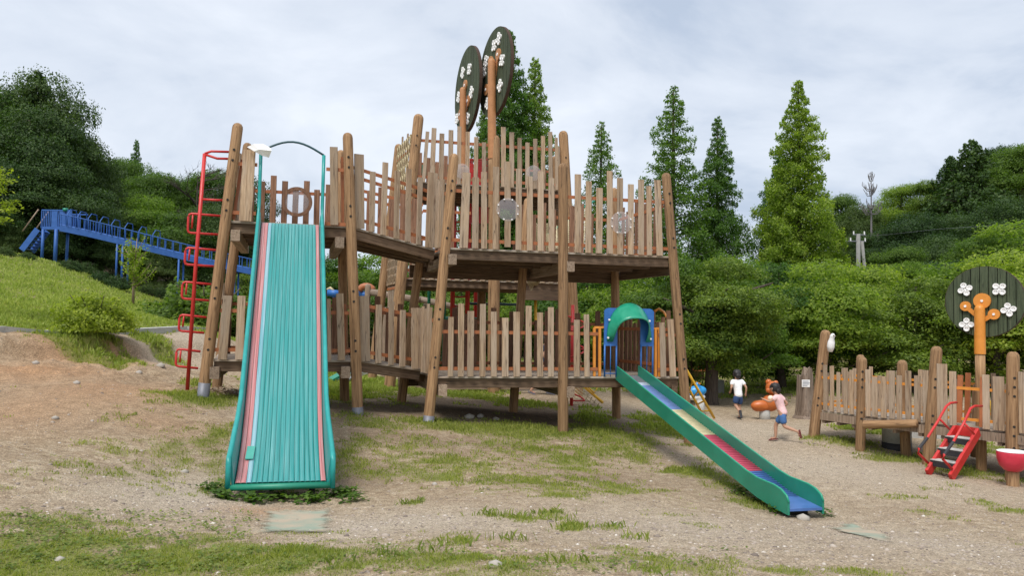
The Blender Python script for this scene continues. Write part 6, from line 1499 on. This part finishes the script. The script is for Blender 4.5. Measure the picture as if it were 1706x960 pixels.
# shrubs
for px, py, w_, l in [(122, 446, 14, 'small clipped shrub right below the blue stairs'), (142, 456, 17, 'clipped shrub under the blue platform post'), (117, 438, 16, 'dark clipped shrub nearest the blue platform posts'), (167, 460, 17, 'clipped shrub third from the blue platform'), (196, 468, 20, 'clipped shrub left of the sapling'),
                      (243, 490, 14, 'clipped shrub just right of the sapling trunk'), (273, 498, 17, 'clipped shrub farthest right on the slope crest'), (305, 498, 14, 'clipped shrub half hidden by the red ladder'), (8, 426, 14, 'clipped shrub at the left picture edge'), (45, 432, 12, 'low clipped shrub left of the blue stairs')]:
    try: q = G(px, py, 12, 60)
    except Exception: q = W(px, py, 31)
    if q.y > 40 or q.y < 14: q = W(px, py, 31); q.z = g1(q.x, q.y)
    rr = w_ * q.y / FPX; KS.place(q - UP * .05, rr * 1.35, random.uniform(0, 6), l, 'shrub', 'clipped shrubs along the crest', name='clipped_shrub', trunk='stem', crown='foliage')
q = G(158, 556, 10, 40); q = W(158, 556, 17.0); q.z = g1(q.x, q.y); KB.place(q, .98, 1.0, 'bright azalea bush growing over the kerb at the edge of the earth bank', 'bush', name='azalea_bush', trunk='stem', crown='foliage', leaf='leaf_bush', sx=1.0)
for px, Y, t, w_, l, lf in [(345, 24.5, 466, 1.25, 'tall green bush behind the foot of the red ladder', 'leaf'), (310, 25, 488, 1.1, 'green bush left of the tall one behind the red ladder', 'leaf'), (388, 25.5, 482, 1.2, 'green bush between the left tower posts', 'leaf')]:
    tt = W(px, t, Y); gg = g1(tt.x, tt.y); KB.place(Vector((tt.x, tt.y, gg - .05)), tt.z - gg, random.uniform(0, 6), l, 'bush', name='azalea_bush', trunk='stem', crown='foliage', sx=w_)
# sapling with ascending twigs
q = W(222, 492, 26.5); q.z = g1(q.x, q.y); sap = thing('sapling', q, 'young tree with thin ascending leafy branches on the grass slope', 'tree'); rg = np.random.default_rng(12); mb = MB(); P = []; Hh = 2.25
H_top = (W(222, 385, 26.5).z - q.z)
mb.add(*tubev([q, q + UP * H_top * .35, q + Vector((.05, 0, H_top * .9))], [.05, .04, .01], 7))
for k in range(26):
    h = rg.uniform(.15, .75) * H_top; a = rg.uniform(0, 6.28); L_ = rg.uniform(.35, .8) * (1.25 - h / H_top * .6); b0 = q + UP * h; e_ = b0 + Vector((math.cos(a) * L_, math.sin(a) * L_, L_ * .9)); md = b0 + Vector((math.cos(a) * L_ * .6, math.sin(a) * L_ * .6, L_ * .4)); mb.add(*tubev([b0, md, e_], [.018, .012, .004], 5))
    n = 70; t = rg.random(n); c = np.array(b0)[None] * (1 - t[:, None]) + np.array(e_)[None] * t[:, None] - np.array([0, 0, 1.])[None] * (.2 * L_ * np.sin(t * 3.1))[:, None]; P.append(c + rg.normal(0, .07, (n, 3)))
mb.build('trunk', 'beam_light', sap, True); P = np.concatenate(P); V = leafcards(P, np.tile([0, 0, 1.], (len(P), 1)), .085, rg, .5)
link('crown', fastmesh('crown', V, quads(len(P)), MT['leaf_light']), sap)
# near tree trunk by the blue rider: thicker stem of the second belt tree
q = G(1184, 674); tk = thing('park_tree', q, 'dark trunked tree standing right behind the blue rider', 'tree')
mb = MB(); mb.add(*tubev([q - UP * .2, q + UP * .1, q + Vector((.03, 0, 1.0)), q + Vector((-.05, 0, 2.2)), q + Vector((.1, .1, 3.4))], [.30, .23, .19, .17, .11], 12))
for k in range(6):
    a = k * 1.1 + .3; b0 = q + UP * (1.5 + k * .25); mb.add(*tubev([b0, b0 + Vector((math.cos(a) * .9, math.sin(a) * .9, .6)), b0 + Vector((math.cos(a) * 1.8, math.sin(a) * 1.8, .9))], [.12, .07, .02], 6))
mb.build('trunk', 'bark', tk, True); tz = W(1184, 425, q.y).z - q.z
link('crown', K2.cr, tk, Matrix.Translation(q + UP * .55) @ Matrix.Diagonal((.62, .62, (tz - .5) / 6.6, 1)))
for px, Y in ((1298, 31), (1345, 33), (1255, 36), (1420, 30)):
    t_ = W(px, 600, Y); b_ = Vector((t_.x, Y, g1(t_.x, Y) - .1)); tr_ = thing('thin_trunk', b_, {1298: 'straight grey trunk above the orange spring rider', 1345: 'thin trunk just behind the stump', 1255: 'thin dark trunk beyond the child in white', 1420: 'thin trunk behind the low deck corner'}[px], 'tree')
    V, F = tubev([b_, b_ + UP * 1.6, b_ + Vector((.1, 0, 3.6))], [.16, .13, .08], 9); obj('trunk', V, F, 'bark', tr_, None, True); link('crown', K2.cr, tr_, Matrix.Translation(b_ + UP * 1.2) @ Matrix.Diagonal((.45, .45, .55, 1)))
# bare twiggy tree behind the red ladder, left
def twigs(nm, base, H, n, seed, mat, label, spread=.5):
    rg = random.Random(seed); mb = MB(); t = thing(nm, base, label, 'tree'); mb.add(*tubev([base, base + UP * H * .5, base + UP * H], [.12, .07, .015], 6))
    def rec(p, d, L_, r_, lv):
        e_ = p + d * L_; mb.add(*tubev([p, p.lerp(e_, .5) + Vector((rg.uniform(-.05, .05), 0, .04)) * L_, e_], [r_, r_ * .8, r_ * .5], 4))
        if lv:
            for _ in range(3): rec(p.lerp(e_, rg.uniform(.4, 1)), (d + Vector((rg.uniform(-.8, .8), rg.uniform(-.8, .8), rg.uniform(-.2, .6)))).normalized(), L_ * rg.uniform(.45, .7), r_ * .55, lv - 1)
    for k in range(n):
        a = rg.uniform(0, 6.28); rec(base + UP * H * rg.uniform(.45, .95), Vector((math.cos(a), math.sin(a), .35)).normalized(), H * spread * rg.uniform(.15, .3), .045, 3)
    mb.build('branches', mat, t); return t
b_ = W(322, 500, 47); b_.z = g1(b_.x, b_.y); twigs('bare_tree', b_, W(322, 283, 47).z - b_.z, 9, 3, 'bark', 'almost bare twiggy tree above the wood left of the red ladder', .9)
# dead pine with upswept whorls and utility pole
b_ = W(1452, 450, 56); b_.z = g1(b_.x, b_.y); Hd = W(1452, 286, 56).z - b_.z; dt = thing('dead_pine', b_, 'dead pine top with grey upswept branches above the right hill', 'tree'); mb = MB(); V, F = tubev([b_, b_ + UP * Hd], [.12, .025], 8); mb.add(V, F)
for py, Lr, n in ((300, .22, 5), (318, .62, 7), (324, .5, 5), (347, .95, 8), (358, .8, 6)):
    z = W(1452, py, 56).z
    for k in range(n):
        a = k * math.tau / n + py + random.uniform(-.3, .3); Lk = Lr * random.uniform(.6, 1.1); p0_ = Vector((b_.x, b_.y, z + random.uniform(-.15, .15))); c1_, s1_ = math.cos(a), math.sin(a); mb.add(*tubev([p0_, p0_ + Vector((c1_ * Lk * .6, s1_ * Lk * .6, .0)), p0_ + Vector((c1_ * Lk, s1_ * Lk, .35))], [.035, .03, .02], 5))
        for q_ in (.5, .75, 1.0):
            pp = p0_ + Vector((c1_ * Lk * q_, s1_ * Lk * q_, .35 * q_ * q_)); mb.add(*tubev([pp, pp + Vector((random.uniform(-.1, .1), random.uniform(-.1, .1), random.uniform(.12, .3)))], [.028, .015], 4))
mb.build('dead_branches', paint('dead_wood', (.16, .15, .15), .9, .2), dt)
q = W(1430, 440, 50); q.z = g1(q.x, q.y); up_ = thing('utility_pole', q, 'grey concrete utility pole with crossarms and insulators in front of the right hill', 'pole')
tz = W(1430, 390, 50).z; CC = paint('pole_concrete', (.22, .22, .21), .9, .3); tube('pole', [q, Vector((q.x, q.y, tz))], .13, CC, up_, 10); a = W(1436, 402, 50); tube('stay', [Vector((q.x + .8, q.y, q.z)), a], .1, CC, up_)
for py in (391, 402):
    z = W(1430, py, 50).z; V, F = boxv((q.x - .35 - (.55 if py > 400 else 0), q.y, z), (q.x + .5, q.y, z), .07, .07, UP); ar = obj('crossarm', V, F, 'metal', up_)
    for x in ((-.3, .4) if py < 400 else (-.8, -.5, .45)): V, F = tubev([(q.x + x, q.y, z), (q.x + x, q.y, z + .22)], .045, 6); obj('insulator', V, F, 'white', ar)
w_ = tube('power_line', [W(1431, 394, 50), W(1480, 391, 48), W(1560, 382, 46), W(1706, 372, 42)], .008, 'metal', None, 4); tag(w_, 'thin power line running right from the utility pole', 'cable')

# ------------------------------------------------------------------ long blue slide on the hill
hb = thing('hill_slide', W(95, 440, 32), 'long blue roller slide with a platform and hoops running along the wooded hillside', 'slide')
Yp = 32.0
pl0, pl1 = W(70, 380, Yp), W(106, 381, Yp); PZ = pl0.z
def HB(px, py, dY=0): return W(px, py, Yp + dY)
mb = MB(); V, F = boxv(HB(70, 380), HB(107, 380), .12, .05, UP); mb.add(V, F); a, b_ = HB(70, 380, 1.2), HB(107, 380, 1.2); a.z = b_.z = PZ; mb.add(*boxv((pl0.x, Yp + .6, PZ), (pl1.x, Yp + .6, PZ), .1, 1.2, UP)); mb.build('platform', 'hillblue', hb)
for dY in (0, 1.2):
    mb = MB(); a, b_ = HB(70, 350), HB(120, 355 if dY == 0 else 355); a.y = b_.y = Yp + dY; b_.z = a.z; mb.add(*boxv(a, b_, .05, .05, UP))
    for k in range(14):
        x = a.x + (pl1.x - a.x) * k / 13; mb.add(*boxv((x, Yp + dY, PZ), (x, Yp + dY, a.z), .03, .03, (1, 0, 0)))
    mb.build('railing', 'hillblue', hb)
for x0, x1 in ((86, 96), (100, 109), (111, 120)): board('side_panel', HB((x0 + x1) / 2, 380), HB((x0 + x1) / 2, 352), (x1 - x0) * Yp / FPX, .04, (1, 0, 0), 'hillblue', hb)
for px, pb, dY, pt in ((72, 428, 0, 382), (94, 438, 0, 382), (113, 430, .8, 385)):
    t_ = HB(px, pt, dY); g_0 = g1(t_.x, t_.y); tube('leg', [Vector((t_.x, t_.y, g_0 - .1)), t_], .075 if px == 94 else .06, 'hillblue', hb, 8)
s0, s1 = HB(71, 384, .6), HB(45, 418, .6); s1.z = max(s1.z, g1(s1.x, s1.y))
for dy_ in (-.35, .35):
    V, F = boxv(s0 + Vector((0, dy_, 0)), s1 + Vector((0, dy_, 0)), .25, .05, UP); obj('stair_side', V, F, 'hillblue', hb)
    tube('stair_rail', [s0 + Vector((0, dy_, .85)), s1 + Vector((0, dy_, .8))], .03, 'beam_light', hb, 6)
for k in range(7):
    p_ = s0.lerp(s1, (k + .5) / 7); V, F = boxv(p_ + Vector((0, -.33, 0)), p_ + Vector((0, .33, 0)), .03, .22, UP); obj('stair_tread', V, F, 'hillblue', hb)
tube('green_finial', [HB(109, 352), HB(109, 347)], .1, 'green', hb)
cp = [(106, 379, 32.0), (150, 388, 32.3), (200, 400, 32.7), (260, 415, 33.3), (330, 432, 34), (400, 447, 34.8), (470, 462, 35.6)]
cl_ = [W(px, py, Y) for px, py, Y in cp]
V = []; F = []
for p_ in cl_: V += [p_ + Vector((0, -.3, .08)), p_ + Vector((0, -.3, -.18)), p_ + Vector((0, .3, -.18)), p_ + Vector((0, .3, .08)), p_ + Vector((0, .26, .12)), p_ + Vector((0, .26, -.1)), p_ + Vector((0, -.26, -.1)), p_ + Vector((0, -.26, .12))]
for i in range(len(cl_) - 1):
    for q_ in range(8): F.append((i * 8 + q_, i * 8 + (q_ + 1) % 8, (i + 1) * 8 + (q_ + 1) % 8, (i + 1) * 8 + q_))
obj('chute', V, F, 'hillblue', hb)
def along(s):
    s *= len(cl_) - 1; i = min(int(s), len(cl_) - 2); return cl_[i].lerp(cl_[i + 1], s - i)
for dy_ in (-.32, .32):
    mb = MB(); mb.add(*tubev([along(t) + Vector((0, dy_, .52)) for t in np.linspace(.0, 1, 20)], .022, 5))
    for t in np.linspace(.01, 1, 34): mb.add(*tubev([along(t) + Vector((0, dy_, .1)), along(t) + Vector((0, dy_, .52))], .018, 4))
    mb.build('slide_railing', 'hillblue', hb)
for t in np.linspace(.05, .5, 8):
    p_ = along(t); tube('hoop', [p_ + Vector((0, -.34, .1)), p_ + Vector((0, -.34, .6)), p_ + Vector((0.05, -.2, .8)), p_ + Vector((.05, .2, .8)), p_ + Vector((0, .34, .6)), p_ + Vector((0, .34, .1))], .02, 'hillblue', hb, 6)
for t in (.335, .36, .60, .79, .82):
    for dy_ in (-.25, .25):
        p_ = along(t); tube('leg', [Vector((p_.x, p_.y + dy_, g1(p_.x, p_.y + dy_) - .1)), p_ + Vector((0, dy_, -.1))], .045, 'hillblue', hb, 6)
